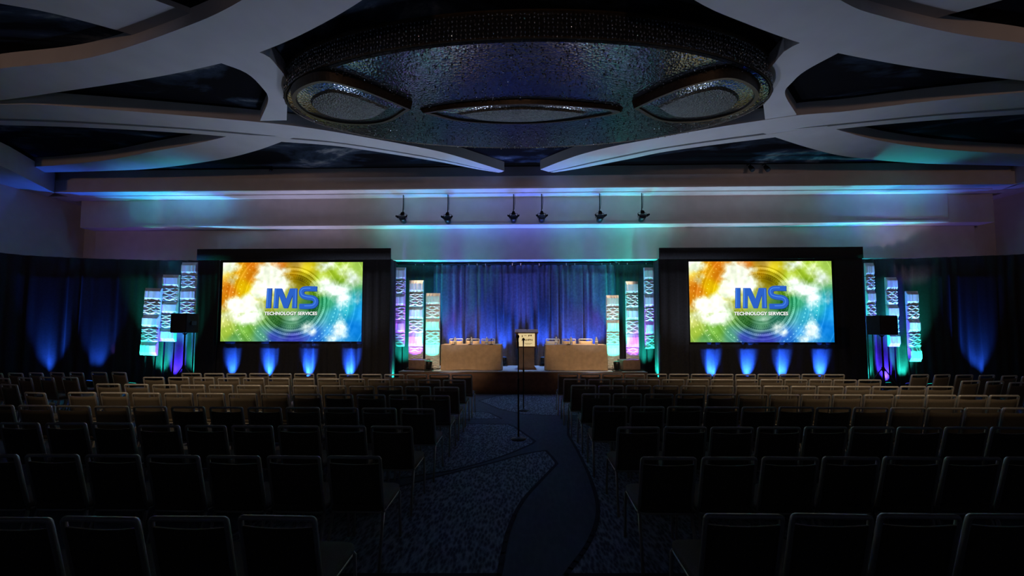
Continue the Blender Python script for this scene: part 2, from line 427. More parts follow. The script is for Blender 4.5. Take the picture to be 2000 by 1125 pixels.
# centre backdrop panels
bd = empty('stage_backdrop_curtain', (0, 12.95, 0)); tag(bd, 'deep blue-lit pleated curtain hanging behind the stage between the two screens', 'curtain')
drape('curtain_panel', [(xs0+1.2, .0), (xs1-1.2, .0)], .02, ZT-.05, M['backdrape'], .09, .21, 11, bd, nz=12)
for xa, xb, sd_ in ((xs0-.4, xs0+1.25, 5), (xs1-1.25, xs1+.4, 9)):
    tag(drape('side_leg', [(xa, -.08), (xb, -.08)], .02, ZT-.05, M['drape'], .05, .3, sd_, bd), 'black curtain leg at the edge of the blue curtain')
m = MB(); m.tube([(xs0-.4, 0, ZT-.02), (xs1+.4, 0, ZT-.02)], .025); m.build('crossbar', M['blackmetal'], bd)
m = MB()
x = xs0
while x < xs1:
    m.box(x-.012, x+.012, -.04, .04, ZT-.07, ZT+.01); x += rnd.choice((.28, .62, .9))
m.build('hanging_clips', M['steel'], bd)
# far side drapes
def edge_pts(lst, z): return [at_z(x_, y_, z).to_2d() for x_, y_ in lst]
pl = [Vector((XL+.12, 8.0)), Vector((XL+.12, 10.6))]+edge_pts([(95, 501), (185, 505), (300, 508), (400, 509)], ZT)+[Vector((-8.9, 12.35)), Vector((-5.0, 12.45)), Vector((xs0-.3, 12.5))]
pl = [p for p in pl if p.x > XL+.1]
pl = [Vector((p.x, p.y)) for p in crv([(p.x, p.y) for p in pl], 6)]
o = drape('left_wall_curtain', pl, .02, ZT, M['drape'], .05, .33, 21, nz=6)
tag(o, 'long black pipe-and-drape curtain along the left of the room behind the left screen', 'curtain')
pr = [Vector((xs1+.3, 12.5)), Vector((5.0, 12.45)), Vector((8.9, 12.35))]+edge_pts([(1720, 506), (1800, 504), (1905, 500), (1985, 497)], ZT)+[Vector((XR-.12, 10.6)), Vector((XR-.12, 8.0))]
pr = [p for p in pr if p.x < XR-.1]
pr = [Vector((p.x, p.y)) for p in crv([(p.x, p.y) for p in pr], 6)]
o = drape('right_wall_curtain', pr, .02, ZT, M['drape'], .05, .33, 22, nz=6)
tag(o, 'long black pipe-and-drape curtain along the right of the room behind the right screen', 'curtain')

# ------------------------------------------------------------------ projected picture
def screen_pixels(NU, NV):
    u, v = np.meshgrid(np.linspace(0, 1, NU), np.linspace(0, 1, NV)); A = 16/9.
    anchors = [(.02,.08,'f4e060'),(.14,.10,'e8a818'),(.2,.05,'dc7810'),(.20,.18,'dc8418'),(.05,.36,'d87814'),(.03,.44,'e08c18'),(.15,.30,'f4c808'),(.2,.38,'e8cc08'),(.40,.05,'d06c10'),
      (.5,.13,'c89c14'),(.52,.02,'b09038'),(.6,.1,'ecd820'),(.62,.2,'b0a828'),(.56,.25,'9c8c20'),(.7,.22,'bcd838'),(.85,.08,'a8cc30'),(.98,.05,'b8e068'),(.74,.50,'40b080'),(.9,.58,'38c0d0'),(.95,.82,'1084e4'),
      (.98,.65,'20a4f4'),(.80,.92,'40a8f0'),(.66,.92,'2c74d8'),(.52,.97,'4448b8'),(.38,.95,'3c5cb8'),(.3,.90,'50a080'),(.18,.85,'78b840'),(.05,.88,'a8c840'),(.1,.97,'5ca058'),(.02,.75,'d8e078'),
      (.28,.70,'70a848'),(.38,.72,'5c9858'),(.5,.78,'90d0a8'),(.62,.70,'58a088'),(.5,.5,'a0b840'),(.35,.55,'c8c850'),(.7,.35,'88c040'),(.82,.68,'30a8c8'),(.62,.55,'508c48')]
    num = np.zeros(u.shape+(3,)); den = np.zeros(u.shape)
    for (a, b, c) in anchors:
        d2 = ((u-a)*A)**2+(v-b)**2; w_ = 1/(d2+.003)**1.8
        col = np.array([int(c[i:i+2], 16)/255 for i in (0, 2, 4)])
        num += w_[..., None]*col; den += w_
    img = num/den[..., None]
    rs = np.random.RandomState(4)
    def noise(cells):
        g = rs.rand(cells+2, int(cells*A)+3); y = v*cells; x = u*cells*A
        y0 = y.astype(int); x0 = x.astype(int); fy = y-y0; fx = x-x0; fy = fy*fy*(3-2*fy); fx = fx*fx*(3-2*fx)
        return (g[y0, x0]*(1-fy)*(1-fx)+g[y0+1, x0]*fy*(1-fx)+g[y0, x0+1]*(1-fy)*fx+g[y0+1, x0+1]*fy*fx)
    fb = sum(noise(c)*a for c, a in ((4, .4), (8, .25), (16, .18), (32, .12), (64, .07)))
    r = np.sqrt(((u-.5)*A)**2+(v-.5)**2); th = np.arctan2(v-.5, (u-.5)*A)
    # rings
    def ring(r0, wd, gain, mask=1.0):
        nonlocal img
        m_ = np.exp(-((r-r0)/wd)**2)*mask; img = img + gain*m_[..., None]
    right = 1/(1+np.exp(-(u-.40)*14)) * np.ones_like(u); low = 1/(1+np.exp(-(v-.55)*14)); msk = np.clip(np.maximum(low, right*1.0), 0, 1)
    ring(.33, .045, -.16, msk); ring(.29, .008, -.14, msk); ring(.36, .005, .18, msk); ring(.39, .006, -.2, msk)
    ring(.42, .004, .2, msk); ring(.44, .006, -.16, msk); ring(.47, .004, .22, low); ring(.25, .006, -.14, low)
    ring(.50, .005, .1, low); ring(.26, .02, -.08, msk)
    dots = (np.sin(th*90) > .2)*np.exp(-((r-.345)/.007)**2); img -= (.22*dots*msk)[..., None]
    dots = (np.sin(th*110) > .3)*np.exp(-((r-.405)/.006)**2); img += (.22*dots*msk)[..., None]
    dots = (np.sin(th*70) > .0)*np.exp(-((r-.31)/.006)**2); img -= (.18*dots*msk)[..., None]
    ind = np.exp(-((r-.50)/.035)**4)*np.exp(-((th-1.62)/.62)**4); img = img*(1-.75*ind[..., None])+np.array([.26, .30, .74])*.75*ind[..., None]
    for r0 in (.60, .72, .80, .97): ring(r0, .004, .12); ring(r0+.03, .02, -.05)
    # clouds
    blobs = [(.05,.04,.07,.08,.9),(.08,.22,.04,.08,.7),(.33,.15,.09,.10,1.),(.39,.27,.09,.10,1.),(.27,.34,.06,.12,.9),(.14,.55,.13,.09,1.),(.18,.50,.05,.1,.9),(.2,.70,.09,.08,.8),(.07,.66,.07,.1,.7),
             (.44,.10,.05,.04,.6),(.72,.05,.07,.07,.8),(.92,.20,.09,.12,.85),(.80,.33,.12,.12,1.),(.86,.46,.06,.10,.8),(.97,.45,.03,.1,.7),(.61,.82,.05,.08,.8),(.64,.88,.04,.05,.7),
             (.49,.73,.10,.05,.75),(.85,.86,.05,.12,.85),(.80,.96,.06,.05,.7),(.5,.30,.05,.05,.6),(.3,.45,.06,.06,.5)]
    cl_ = np.zeros_like(u)
    for (a, b, sa, sb, s_) in blobs: cl_ = np.maximum(cl_, s_*np.exp(-(((u-a)/sa)**2+((v-b)/sb)**2)*.58))
    cl_ = np.clip((cl_*1.2+(fb-.5)*1.5-.38)/.62, 0, 1)
    cc = np.stack([.90+0*u, .95+0*u, .86+.09*u], -1)-(.18*(noise(24)-.5)+.2*(noise(9)-.5))[..., None]
    img = img*(1-.93*cl_[..., None])+cc*.93*cl_[..., None]
    img += ((fb-.5)*.35)[..., None]
    # light dots in arcs
    for r0, k, t0, t1 in ((.68, 60, 2.6, 4.5), (.76, 60, 2.5, 4.5), (.84, 66, 2.6, 4.4), (.9, 66, 2.7, 4.2), (.56, 54, .1, 1.4), (.63, 54, .0, 1.4), (.70, 60, -.1, 1.2), (.56, 54, 1.9, 2.6), (.7, 58, 1.9, 2.6), (.78, 60, 2.0, 2.7)):
        for q in range(k*2):
            t = q*2*math.pi/(k*1.3)
            tt = t if t < math.pi*2 else t-2*math.pi
            if not (t0 < tt < t1 or t0 < tt-2*math.pi < t1): continue
            a = .5+r0*math.cos(tt)/A; b = .5+r0*math.sin(tt)
            if -.02 < a < 1.02 and -.02 < b < 1.02:
                img += (.5*np.exp(-(((u-a)*A)**2+(v-b)**2)/.0045**2))[..., None]*np.array([1, 1, .85])
    img += (.07*np.exp(-((u*A-.25+.3*v)/.01)**2)+.07*np.exp(-((u*A-1.6+.5*v)/.01)**2))[..., None]
    return np.clip(img, .02, 1), cl_

def make_screen_mesh(W_, H_):
    NU, NV = 384, 216
    img, cl_ = screen_pixels(NU, NV)
    xs = np.linspace(-W_/2, W_/2, NU); zs = np.linspace(H_, 0, NV)
    X, Z = np.meshgrid(xs, zs); co = np.stack([X, np.zeros_like(X), Z], -1).reshape(-1, 3)
    idx = np.arange(NU*NV).reshape(NV, NU)
    fs = np.stack([idx[:-1, :-1], idx[1:, :-1], idx[1:, 1:], idx[:-1, 1:]], -1).reshape(-1, 4)
    me = bpy.data.meshes.new('projected_picture')
    me.vertices.add(len(co)); me.vertices.foreach_set('co', co.ravel())
    me.loops.add(fs.size); me.loops.foreach_set('vertex_index', fs.ravel().astype(np.int32))
    me.polygons.add(len(fs)); me.polygons.foreach_set('loop_start', np.arange(0, fs.size, 4, dtype=np.int32)); me.polygons.foreach_set('loop_total', np.full(len(fs), 4, dtype=np.int32))
    me.update(calc_edges=True); me.validate()
    at_ = me.color_attributes.new('picture', 'FLOAT_COLOR', 'POINT')
    l_ = np.where(img <= .04045, img/12.92, ((img+.055)/1.055)**2.4)
    l_ = l_*(1+.12*np.clip((cl_-.55)/.45, 0, 1)**2)[..., None]
    rgba = np.concatenate([l_.reshape(-1, 3), np.ones((NU*NV, 1))], 1)
    at_.data.foreach_set('color', rgba.ravel().astype(np.float32))
    m_ = bpy.data.materials.new('screen_picture'); m_.use_nodes = True; nt = m_.node_tree
    b = nt.nodes['Principled BSDF']; a = nt.nodes.new('ShaderNodeAttribute'); a.attribute_name = 'picture'
    b.inputs['Base Color'].default_value = (0, 0, 0, 1); b.inputs['Roughness'].default_value = .9; b.inputs['Specular IOR Level'].default_value = 0
    nt.links.new(a.outputs['Color'], b.inputs['Emission Color']); b.inputs['Emission Strength'].default_value = 1.02
    me.materials.append(m_)
    return me

def emis(name, c, s=1.):
    m_ = bpy.data.materials.new(name); m_.use_nodes = True; nt = m_.node_tree; b = nt.nodes['Principled BSDF']
    b.inputs['Base Color'].default_value = (0, 0, 0, 1); b.inputs['Specular IOR Level'].default_value = 0
    b.inputs['Emission Color'].default_value = c+(1,); b.inputs['Emission Strength'].default_value = s
    return m_
M['logo'] = emis('logo_blue', hexc('2c62c8')); M['logo_dark'] = emis('logo_dark_edge', hexc('183a78')); M['logo_hi'] = emis('logo_highlight', hexc('4a86e8'))
M['caption'] = emis('caption_white', (1, 1, 1)); M['caption_sh'] = emis('caption_shadow', hexc('3a5a3a'))

def text_mesh(s, bold=.0):
    cu = bpy.data.curves.new('t', 'FONT'); cu.body = s; cu.size = 1; cu.offset = bold; cu.resolution_u = 3
    o = bpy.data.objects.new('t', cu); COL.objects.link(o)
    bpy.context.view_layer.update()
    dg = bpy.context.evaluated_depsgraph_get()
    me = bpy.data.meshes.new_from_object(o.evaluated_get(dg)); bpy.data.objects.remove(o)
    return me
def text_part(name, s, cx, cz, width, height, y, mtl, parent, bold=.02):
    me = text_mesh(s, bold); n = len(me.vertices); co = np.empty(n*3); me.vertices.foreach_get('co', co); co = co.reshape(-1, 3)
    mn, mxx = co.min(0), co.max(0)
    out = np.empty_like(co)
    out[:, 0] = (co[:, 0]-(mn[0]+mxx[0])/2)/(mxx[0]-mn[0])*width+cx
    out[:, 1] = y
    out[:, 2] = (co[:, 1]-(mn[1]+mxx[1])/2)/(mxx[1]-mn[1])*height+cz
    me.vertices.foreach_set('co', out.ravel()); me.materials.clear(); me.materials.append(mtl); me.update()
    o = bpy.data.objects.new(name, me); COL.objects.link(o); o.parent = parent
    sd = o.modifiers.new('thick', 'SOLIDIFY'); sd.thickness = .003; sd.offset = 0
    return o

def ims(parent, W_, H_, y):
    # picture coordinates (u right, v down) of the measured lettering
    def P(u, v): return (-W_/2+u*W_, H_*(1-v))
    def poly(m_, pts, yy): 
        q = [P(*p) for p in pts]; n = len(q)
        m_.add([(a, yy, b) for a, b in q]+[(a, yy+.004, b) for a, b in q], [tuple(range(n)), tuple(range(n, 2*n))[::-1]]+[(i, n+i, n+(i+1)%n, (i+1)%n) for i in range(n)])
    def stroke(m_, pts, hw_, yy):
        c = [Vector(P(*p)) for p in pts]; L_, R_ = [], []
        for i, p in enumerate(c):
            a = c[max(0, i-1)]; b = c[min(len(c)-1, i+1)]; t = (b-a).normalized(); n_ = Vector((-t.y, t.x))*hw_
            L_.append(p+n_); R_.append(p-n_)
        n = len(c); v_ = [(p.x, yy, p.y) for p in L_]+[(p.x, yy, p.y) for p in R_]+[(p.x, yy+.004, p.y) for p in L_]+[(p.x, yy+.004, p.y) for p in R_]
        f_ = []
        for i in range(n-1): f_ += [(i, i+1, n+i+1, n+i), (2*n+i, 3*n+i, 3*n+i+1, 2*n+i+1), (i, 2*n+i, 2*n+i+1, i+1), (n+i, n+i+1, 3*n+i+1, 3*n+i)]
        f_ += [(0, n, 3*n, 2*n), (n-1, 3*n-1, 4*n-1, 2*n-1)]
        m_.add(v_, f_)
    spts = crv([(.678, .338), (.60, .336), (.575, .352), (.568, .385), (.578, .425), (.61, .444), (.645, .452), (.668, .475), (.672, .515), (.658, .548), (.63, .558), (.556, .558)], 6)
    spts = [(p.x, p.y) for p in spts]
    for nm, mt, dx, g, yy in (('logo_shadow', M['logo_dark'], .0035, .002, y+.006), ('logo_letters', M['logo'], 0, 0, y)):
        m_ = MB()
        I = [(.323+dx-g, .332-g), (.356+dx+g, .332-g), (.352+dx+g, .582+g), (.318+dx-g, .582+g)]
        poly(m_, I, yy)
        M_ = [(.378, .332), (.428, .332), (.461, .47), (.487, .332), (.538, .332), (.538, .582), (.505, .582), (.507, .41), (.474, .582), (.446, .582), (.408, .41), (.404, .582), (.372, .582)]
        poly(m_, [(a+dx, b+dx*.9) for a, b in M_], yy)
        stroke(m_, [(a+dx, b+dx*.9) for a, b in spts], H_*(.031+g), yy)
        m_.build(nm, mt, parent, fixn=True)
    for q in ([(.328, .34), (.334, .34), (.330, .572), (.324, .572)], [(.383, .34), (.389, .34), (.384, .572), (.377, .572)], [(.526, .345), (.532, .345), (.531, .572), (.525, .572)]):
        m_ = MB(); poly(m_, q, y-.003); m_.build('logo_highlight', M['logo_hi'], parent, fixn=True)
    m_ = MB()
    stroke(m_, [(a-.003, b-.006) for a, b in spts[3:-3]], H_*.006, y-.003)
    m_.build('logo_highlight', M['logo_hi'], parent, fixn=True)
    cx, cz = P(.497, .648)
    text_part('caption_shadow', 'TECHNOLOGY SERVICES', cx+.012, cz-.014, W_*.375, H_*.043, y+.006, M['caption_sh'], parent, .03)
    text_part('caption', 'TECHNOLOGY SERVICES', cx, cz, W_*.375, H_*.043, y, M['caption'], parent, .022)

YSC = 11.5
pic_mesh = None
def screen_unit(tlx, tly, brx, bry, mx0, mx1, mtop, side, seed):
    global pic_mesh
    a = at_y(tlx, tly, YSC); b = at_y(brx, bry, YSC); W_, H_ = abs(b.x-a.x), a.z-b.z
    c = empty('projection_screen', ((a.x+b.x)/2, YSC, b.z))
    tag(c, 'glowing projection screen reading IMS TECHNOLOGY SERVICES, to the %s of the stage' % side, 'screen', 'projection screens')
    if pic_mesh is None: pic_mesh = make_screen_mesh(W_, H_); pic_mesh['w'] = W_; pic_mesh['h'] = H_
    o = bpy.data.objects.new('projected_picture', pic_mesh); COL.objects.link(o); o.parent = c
    o.scale = (W_/pic_mesh['w'], 1, H_/pic_mesh['h'])
    ims(c, W_, H_, -.015)
    m_ = MB()
    for (x0, x1, z0, z1) in ((-W_/2-.07, W_/2+.07, -.07, 0), (-W_/2-.07, W_/2+.07, H_, H_+.07), (-W_/2-.07, -W_/2, 0, H_), (W_/2, W_/2+.07, 0, H_)): m_.box(x0, x1, -.02, .03, z0, z1)
    m_.build('frame', M['black'], c, bevel=.004)
    m_ = MB(); m_.box(-W_/2, W_/2, .004, .02, 0, H_); m_.build('backing', M['black'], c)
    # surround of black velour
    s0, s1 = at_y(mx0, 600, YSC-.05).x, at_y(mx1, 600, YSC-.05).x; zt = at_y(mx0, mtop, YSC-.05).z
    s_ = empty('screen_surround_drape', ((s0+s1)/2, YSC-.05, 0)); cx = (s0+s1)/2
    tag(s_, 'black velour dress kit framing the %s projection screen from floor to header' % side, 'drape', 'screen dress kits')
    xa, xb = a.x-.06-cx, b.x+.06-cx; za, zb = b.z-.06, a.z+.06
    drape('header', [(s0-cx, -.035), (s1-cx, -.035)], zb, zt, M['drape'], .008, .5, seed, s_, nz=2)
    drape('side_curtain', [(s0-cx, .5), (s0-cx, 0), (xa, 0)], .02, zb+.02, M['drape'], .025, .28, seed+1, s_)
    drape('side_curtain', [(xb, 0), (s1-cx, 0), (s1-cx, .5)], .02, zb+.02, M['drape'], .025, .28, seed+2, s_)
    drape('lower_skirt', [(xa, .02), (xb, .02)], .02, za, M['drape'], .04, .24, seed+3, s_)
    m_ = MB(); m_.tube([(s0-cx+.05, .1, 0), (s0-cx+.05, .1, zt), (s1-cx-.05, .1, zt), (s1-cx-.05, .1, 0)], .025); m_.build('support_frame', M['blackmetal'], s_)
    return c, s_
screen_unit(436, 513, 706, 667, 382.5, 762, 487, 'left', 31)
screen_unit(1344.5, 511, 1630, 668.5, 1289, 1688, 484.5, 'right', 41)

# ------------------------------------------------------------------ uplights
def uplight_proto():
    r = empty('floor_uplight', (0, 0, 0))
    Mx = Matrix.Rotation(R(-18), 4, 'X'); Mx.translation = (0, 0, .17)
    m_ = MB(); m_.lathe([(.05, -.12), (.085, -.10), (.09, .05), (.095, .09), (.085, .095)], 16, Mx); m_.build('housing', M['blackmetal'], r, smooth=True)
    m_ = MB(); m_.lathe([(.08, .094), (.08, .10)], 16, Mx); m_.build('lens', M['lens_blue'], r)
    m_ = MB(); m_.tube([(-.115, 0, .17), (-.115, 0, .02), (.115, 0, .02), (.115, 0, .17)], .008); m_.box(-.12, .12, -.08, .08, 0, .02); m_.build('yoke', M['blackmetal'], r)
    return r
up0 = uplight_proto(); up_used = [0]
def uplight(x, y, z, color, lens, energy, tgt, label, group=None, size=70, blend=.8, zl=.3):
    o = up0 if not up_used[0] else copy_tree(up0); up_used[0] = 1
    o.location = (x, y, z); tag(o, label, 'uplight', group)
    for ch in o.children:
        if ch.name.startswith('lens'):
            ch.data = ch.data.copy(); ch.data.materials[0] = M[lens]
    spot('uplight_beam', (x, y, z+zl), tgt, color, energy, size, blend, .06)
    return o
E_SK = 9*K_SKIRT
for side, xs_ in (('left', (451, 524, 602, 683)), ('right', (1389, 1460, 1527, 1603))):
    for i, px in enumerate(xs_):
        p = at_y(px, 735, YSC-.05)
        uplight(p.x, YSC-.23, 0, BLUE, 'lens_blue', E_SK*(.6 if (side == 'left' and i == 0) else 1), (p.x+.02, YSC+.10, 1.0),
                'small blue LED uplight, %s from the left under the %s screen' % (('first', 'second', 'third', 'fourth')[i], side), 'uplights under the screens', 46, 1)
for i, (px, y_, e) in enumerate(((70, 11.0, 22), (166, 11.35, 16), (1940, 11.52, 16))):
    p = at_y(px, 730, y_)
    uplight(p.x, y_+.12, 0, BLUE, 'lens_blue', e*K_SIDE, (p.x, y_+.32, (1.5, 1.3, 1.1)[i]), ('small blue LED uplight at the far left curtain, nearest the left frame edge', 'small blue LED uplight at the left curtain left of the lit towers',
            'small blue LED uplight at the curtain on the far right')[i], None, 46, 1)
for i, px in enumerate((890, 948, 985, 1060, 1112, 1158)):
    p = at_y(px, 690, 12.9)
    uplight(p.x, 12.62, ZD, BLUE, 'lens_blue', 26*K_STAGE, (p.x, 12.95, 2.6), 'small blue LED uplight on the stage behind %s' % (
        'the left table, first from the left', 'the left table, second from the left', 'the lectern on its left', 'the lectern on its right', 'the right table, second from the right', 'the right table, nearest the right end')[i], 'uplights on the stage', 75, 1)

# ------------------------------------------------------------------ decor towers
def tile_mesh(kind, W_, Hh, seed):
    r_ = random.Random(seed); nx, nz_ = (48, 4) if kind == 'v' else (16, 64)
    vs_ = []
    ph = [r_.uniform(0, 6.28) for _ in range(8)]
    for j in range(nz_+1):
        for i in range(nx+1):
            x = i/nx; z = j/nz_
            if kind == 'v':
                d = .022*abs(math.sin(math.pi*(x*3.5+.25*math.sin(6*x+ph[0]))))
            else:
                zz = z*5.0+.30*(math.cos(2*math.pi*x*1.5+ph[1]) if int(z*5) % 2 else -math.cos(2*math.pi*x*1.5+ph[1]))
                q_ = zz % 1.0; d = .05*(q_/.82 if q_ < .82 else (1-q_)/.18)
            edge = min(1, x*30, (1-x)*30, z*40, (1-z)*40)
            vs_.append((x*W_-W_/2, -.02-(d+(.03 if kind == 'v' else 0))*edge, z*Hh))
    n = (nx+1)*(nz_+1); vs2 = [(v[0], .02, v[2]) for v in vs_]
    idx = lambda i, j: j*(nx+1)+i
    fs = [(idx(i, j), idx(i+1, j), idx(i+1, j+1), idx(i, j+1)) for j in range(nz_) for i in range(nx)]
    fs += [(0+n, idx(0, nz_)+n, idx(nx, nz_)+n, idx(nx, 0)+n)]
    for i in range(nx): fs += [(idx(i, 0), idx(i, 0)+n, idx(i+1, 0)+n, idx(i+1, 0)), (idx(i, nz_), idx(i+1, nz_), idx(i+1, nz_)+n, idx(i, nz_)+n)]
    for j in range(nz_): fs += [(idx(0, j), idx(0, j+1), idx(0, j+1)+n, idx(0, j)+n), (idx(nx, j), idx(nx, j)+n, idx(nx, j+1)+n, idx(nx, j+1))]
    m_ = MB(); m_.add(vs_+vs2, fs); return m_
def tower(px0, px1, ptop, pbot, ntile, y_, z0, label, color, lens, e, group, top=(.45, .6, 1.), lean=0.):
    a = at_y(px0, ptop, y_); b = at_y(px1, pbot, y_); W_ = b.x-a.x; cx = (a.x+b.x)/2; hh = (a.z-b.z)/ntile
    t = empty('scenic_tower', (cx, y_, z0)); tag(t, label, 'tower', group)
    t.rotation_euler = (0, lean, 0)
    for k in range(ntile):
        kind = 'v' if k % 2 == 0 else 'h'
        o = tile_mesh(kind, W_, hh-.012, int(px0)+k).build('relief_panel', M['panel'], t, loc=(0, 0, a.z-z0-hh*(k+1)))
    m_ = MB(); m_.tube([(-W_*.3, .06, .02), (-W_*.3, .06, a.z-z0-.05)], .018); m_.tube([(W_*.3, .06, .02), (W_*.3, .06, a.z-z0-.05)], .018)
    m_.build('support_pole', M['blackmetal'], t)
    m_ = MB(); m_.box(-W_*.55, W_*.55, -.12, .22, 0, .02); m_.build('base_plate', M['blackmetal'], t, bevel=.004)
    o = uplight(cx, y_-.45, z0, color, lens, e*K_TOWER, (cx, y_-.02, (z0+.85 if z0 > .1 else b.z+.45)), 'small LED uplight at the foot of the %s tower of the %s' % (('tallest' if 'tallest' in label else 'shortest' if 'shortest' in label else 'middle'), label[label.index('outer') if 'outer' in label else label.index('inner'):].split(' trio')[0]+' trio'), None, 80 if z0 > .1 else 52, .7, zl=.3)
    spot('tower_top_beam', (cx, y_-.62, z0+.3), (cx, y_-.02, b.z+.80*(a.z-b.z)), top, e*K_TOWER*.9, 17, 1, .06)
    spot('tower_rear_glow', (cx, y_+.14, .12), (cx, y_+.42, 1.0), color, e*(2.6 if ntile == 6 and z0 < .1 else 1.6)*K_TOWER, 50, .9, .05)
    return t
TG = 'white relief panel towers'
tower(763.5, 790.5, 522, 677, 6, 12.15, 0, 'white relief-panel tower right beside the left screen, tallest of the inner left trio', TEAL, 'lens_teal', 95, TG)
tower(800, 826, 547, 703, 6, 11.9, ZD, 'purple-lit relief-panel tower in the middle of the inner left trio', PURPLE, 'lens_indigo', 100, TG, top=(.55, .5, 1))
tower(832.5, 858.5, 572, 722, 6, 11.6, ZD, 'mint-lit relief-panel tower beside the left table, shortest of the inner left trio', TEAL, 'lens_teal', 45, TG)
tower(1183.5, 1210, 576, 722, 6, 11.6, ZD, 'mint-lit relief-panel tower beside the right table, shortest of the inner right trio', TEAL, 'lens_teal', 50, TG)
tower(1221, 1248, 549, 704, 6, 11.9, ZD, 'purple-lit relief-panel tower in the middle of the inner right trio', PURPLE, 'lens_indigo', 100, TG, top=(.4, .5, 1))
tower(1257, 1284, 522, 681, 6, 12.15, 0, 'teal-lit relief-panel tower right beside the right screen, tallest of the inner right trio', TEAL, 'lens_teal', 100, TG)
tower(357, 382, 512, 640, 5, 11.7, 0, 'relief-panel tower partly hidden behind the left loudspeaker, tallest of the outer left trio', TEAL, 'lens_teal', 100, TG)
tower(316, 342, 536, 667, 5, 11.6, 0, 'indigo-lit relief-panel tower in the middle of the outer left trio', INDIGO, 'lens_indigo', 230, TG, top=(.22, .16, 1), lean=R(1))
tower(278.5, 304.5, 562, 694, 5, 11.5, 0, 'turquoise-lit relief-panel tower at the far left, shortest of the outer left trio', TEAL, 'lens_teal', 100, TG, lean=R(2))
tower(1688, 1711, 513, 648, 5, 12.1, 0, 'relief-panel tower against the right screen drape, tallest of the outer right trio', TEAL, 'lens_teal', 100, TG)
tower(1728, 1756, 541, 677, 5, 12.0, 0, 'indigo-lit relief-panel tower in the middle of the outer right trio behind the loudspeaker', INDIGO, 'lens_indigo', 230, TG, top=(.22, .18, 1))
tower(1768, 1798, 568, 706, 5, 11.9, 0, 'turquoise-lit relief-panel tower at the far right, shortest of the outer right trio', TEAL, 'lens_teal', 100, TG)

# ------------------------------------------------------------------ chairs
def chair_proto(name='banquet_chair'):
    c = empty(name, (0, 0, 0))
    W2 = .205; fr = M['chair_frame']
    def backY(z): return -.19-(z-.43)*.22
    # back frame: inverted U of tube with rounded corners
    pts = [(-W2, backY(.40), .40), (-W2, backY(.82), .82)]
    for k in range(1, 5):
        a = k/5*math.pi/2; z = .853+.022*math.sin(a); pts.append((-W2+.022*(1-math.cos(a)), backY(z), z))
    pts += [(-p[0], p[1], p[2]) for p in pts[::-1]]
    m_ = MB(); m_.tube(pts, .015, 6); m_.build('back_frame', fr, c, smooth=True)
    # back pad
    m_ = MB(); Hn, Wn = 6, 6; vs_ = []; fs = []
    for s_ in (-1, 1):
        for j in range(Hn+1):
            for i in range(Wn+1):
                x = -W2+.012+(2*W2-.024)*i/Wn; z = .44+(.825-.44)*j/Hn
                bul = (1-(2*i/Wn-1)**4)*(1-(2*j/Hn-1)**4)
                zz = z-(.012*(1-(2*i/Wn-1)**2) if j == Hn else 0)
                vs_.append((x, backY(z)+s_*(.008+.018*bul*(1 if s_ > 0 else .35)), zz))
    n = (Hn+1)*(Wn+1); ix = lambda i, j: j*(Wn+1)+i
    for j in range(Hn):
        for i in range(Wn):
            fs += [(ix(i, j), ix(i+1, j), ix(i+1, j+1), ix(i, j+1)), (n+ix(i, j), n+ix(i, j+1), n+ix(i+1, j+1), n+ix(i+1, j))]
    for i in range(Wn): fs += [(ix(i, 0), n+ix(i, 0), n+ix(i+1, 0), ix(i+1, 0)), (ix(i, Hn), ix(i+1, Hn), n+ix(i+1, Hn), n+ix(i, Hn))]
    for j in range(Hn): fs += [(ix(0, j), ix(0, j+1), n+ix(0, j+1), n+ix(0, j)), (ix(Wn, j), n+ix(Wn, j), n+ix(Wn, j+1), ix(Wn, j+1))]
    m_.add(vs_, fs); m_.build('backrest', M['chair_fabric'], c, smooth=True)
    # seat cushion: rounded-corner outline, domed
    out = []
    for (cx, cy, a0) in ((.155, .175, 0), (-.155, .175, 90), (-.165, -.165, 180), (.165, -.165, 270)):
        for k in range(5):
            a = R(a0+k*22.5); out.append((cx+.055*math.cos(a), cy+.055*math.sin(a)))
    n = len(out); rings = [(1., .430), (1.02, .445), (1.01, .470), (.93, .485), (.6, .494), (.2, .497)]
    vs_ = [(x*s_, y*s_, z) for s_, z in rings for x, y in out]
    fs = [(r_*n+i, r_*n+(i+1)%n, (r_+1)*n+(i+1)%n, (r_+1)*n+i) for r_ in range(len(rings)-1) for i in range(n)]
    fs += [tuple(range(n))[::-1], tuple((len(rings)-1)*n+i for i in range(n))]
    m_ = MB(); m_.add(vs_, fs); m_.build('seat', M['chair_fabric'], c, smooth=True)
    m_ = MB(); m_.tube([(x*.97, y*.97, .42) for x, y in out[::2]], .011, 6, closed=True); m_.build('seat_frame', fr, c, smooth=True)
    for sx in (-1, 1):
        m_ = MB(); m_.tube([(sx*.195, .205, .425), (sx*.205, .222, .40), (sx*.212, .235, 0)], .0125, 6); m_.build('leg', fr, c, smooth=True)
        m_ = MB(); m_.tube([(sx*.205, backY(.42), .42), (sx*.21, -.24, .22), (sx*.215, -.30, 0)], .0125, 6); m_.build('leg', fr, c, smooth=True)
    return c
CH = chair_proto(); ch_used = [0]
BACK_TOP = Vector((0, -.19-(.875-.43)*.22, .885))
def put_chair(px, py, rz, label, group, z_top=.888, jit=True):
    o = CH if not ch_used[0] else copy_tree(CH); ch_used[0] = 1
    if jit: rz += rnd.uniform(-.02, .02)
    p = at_z(px, py, z_top); off = Matrix.Rotation(rz, 3, 'Z') @ BACK_TOP
    o.location = (p.x-off.x, p.y-off.y, 0); o.rotation_euler = (0, 0, rz)
    tag(o, label, 'chair', group); return o
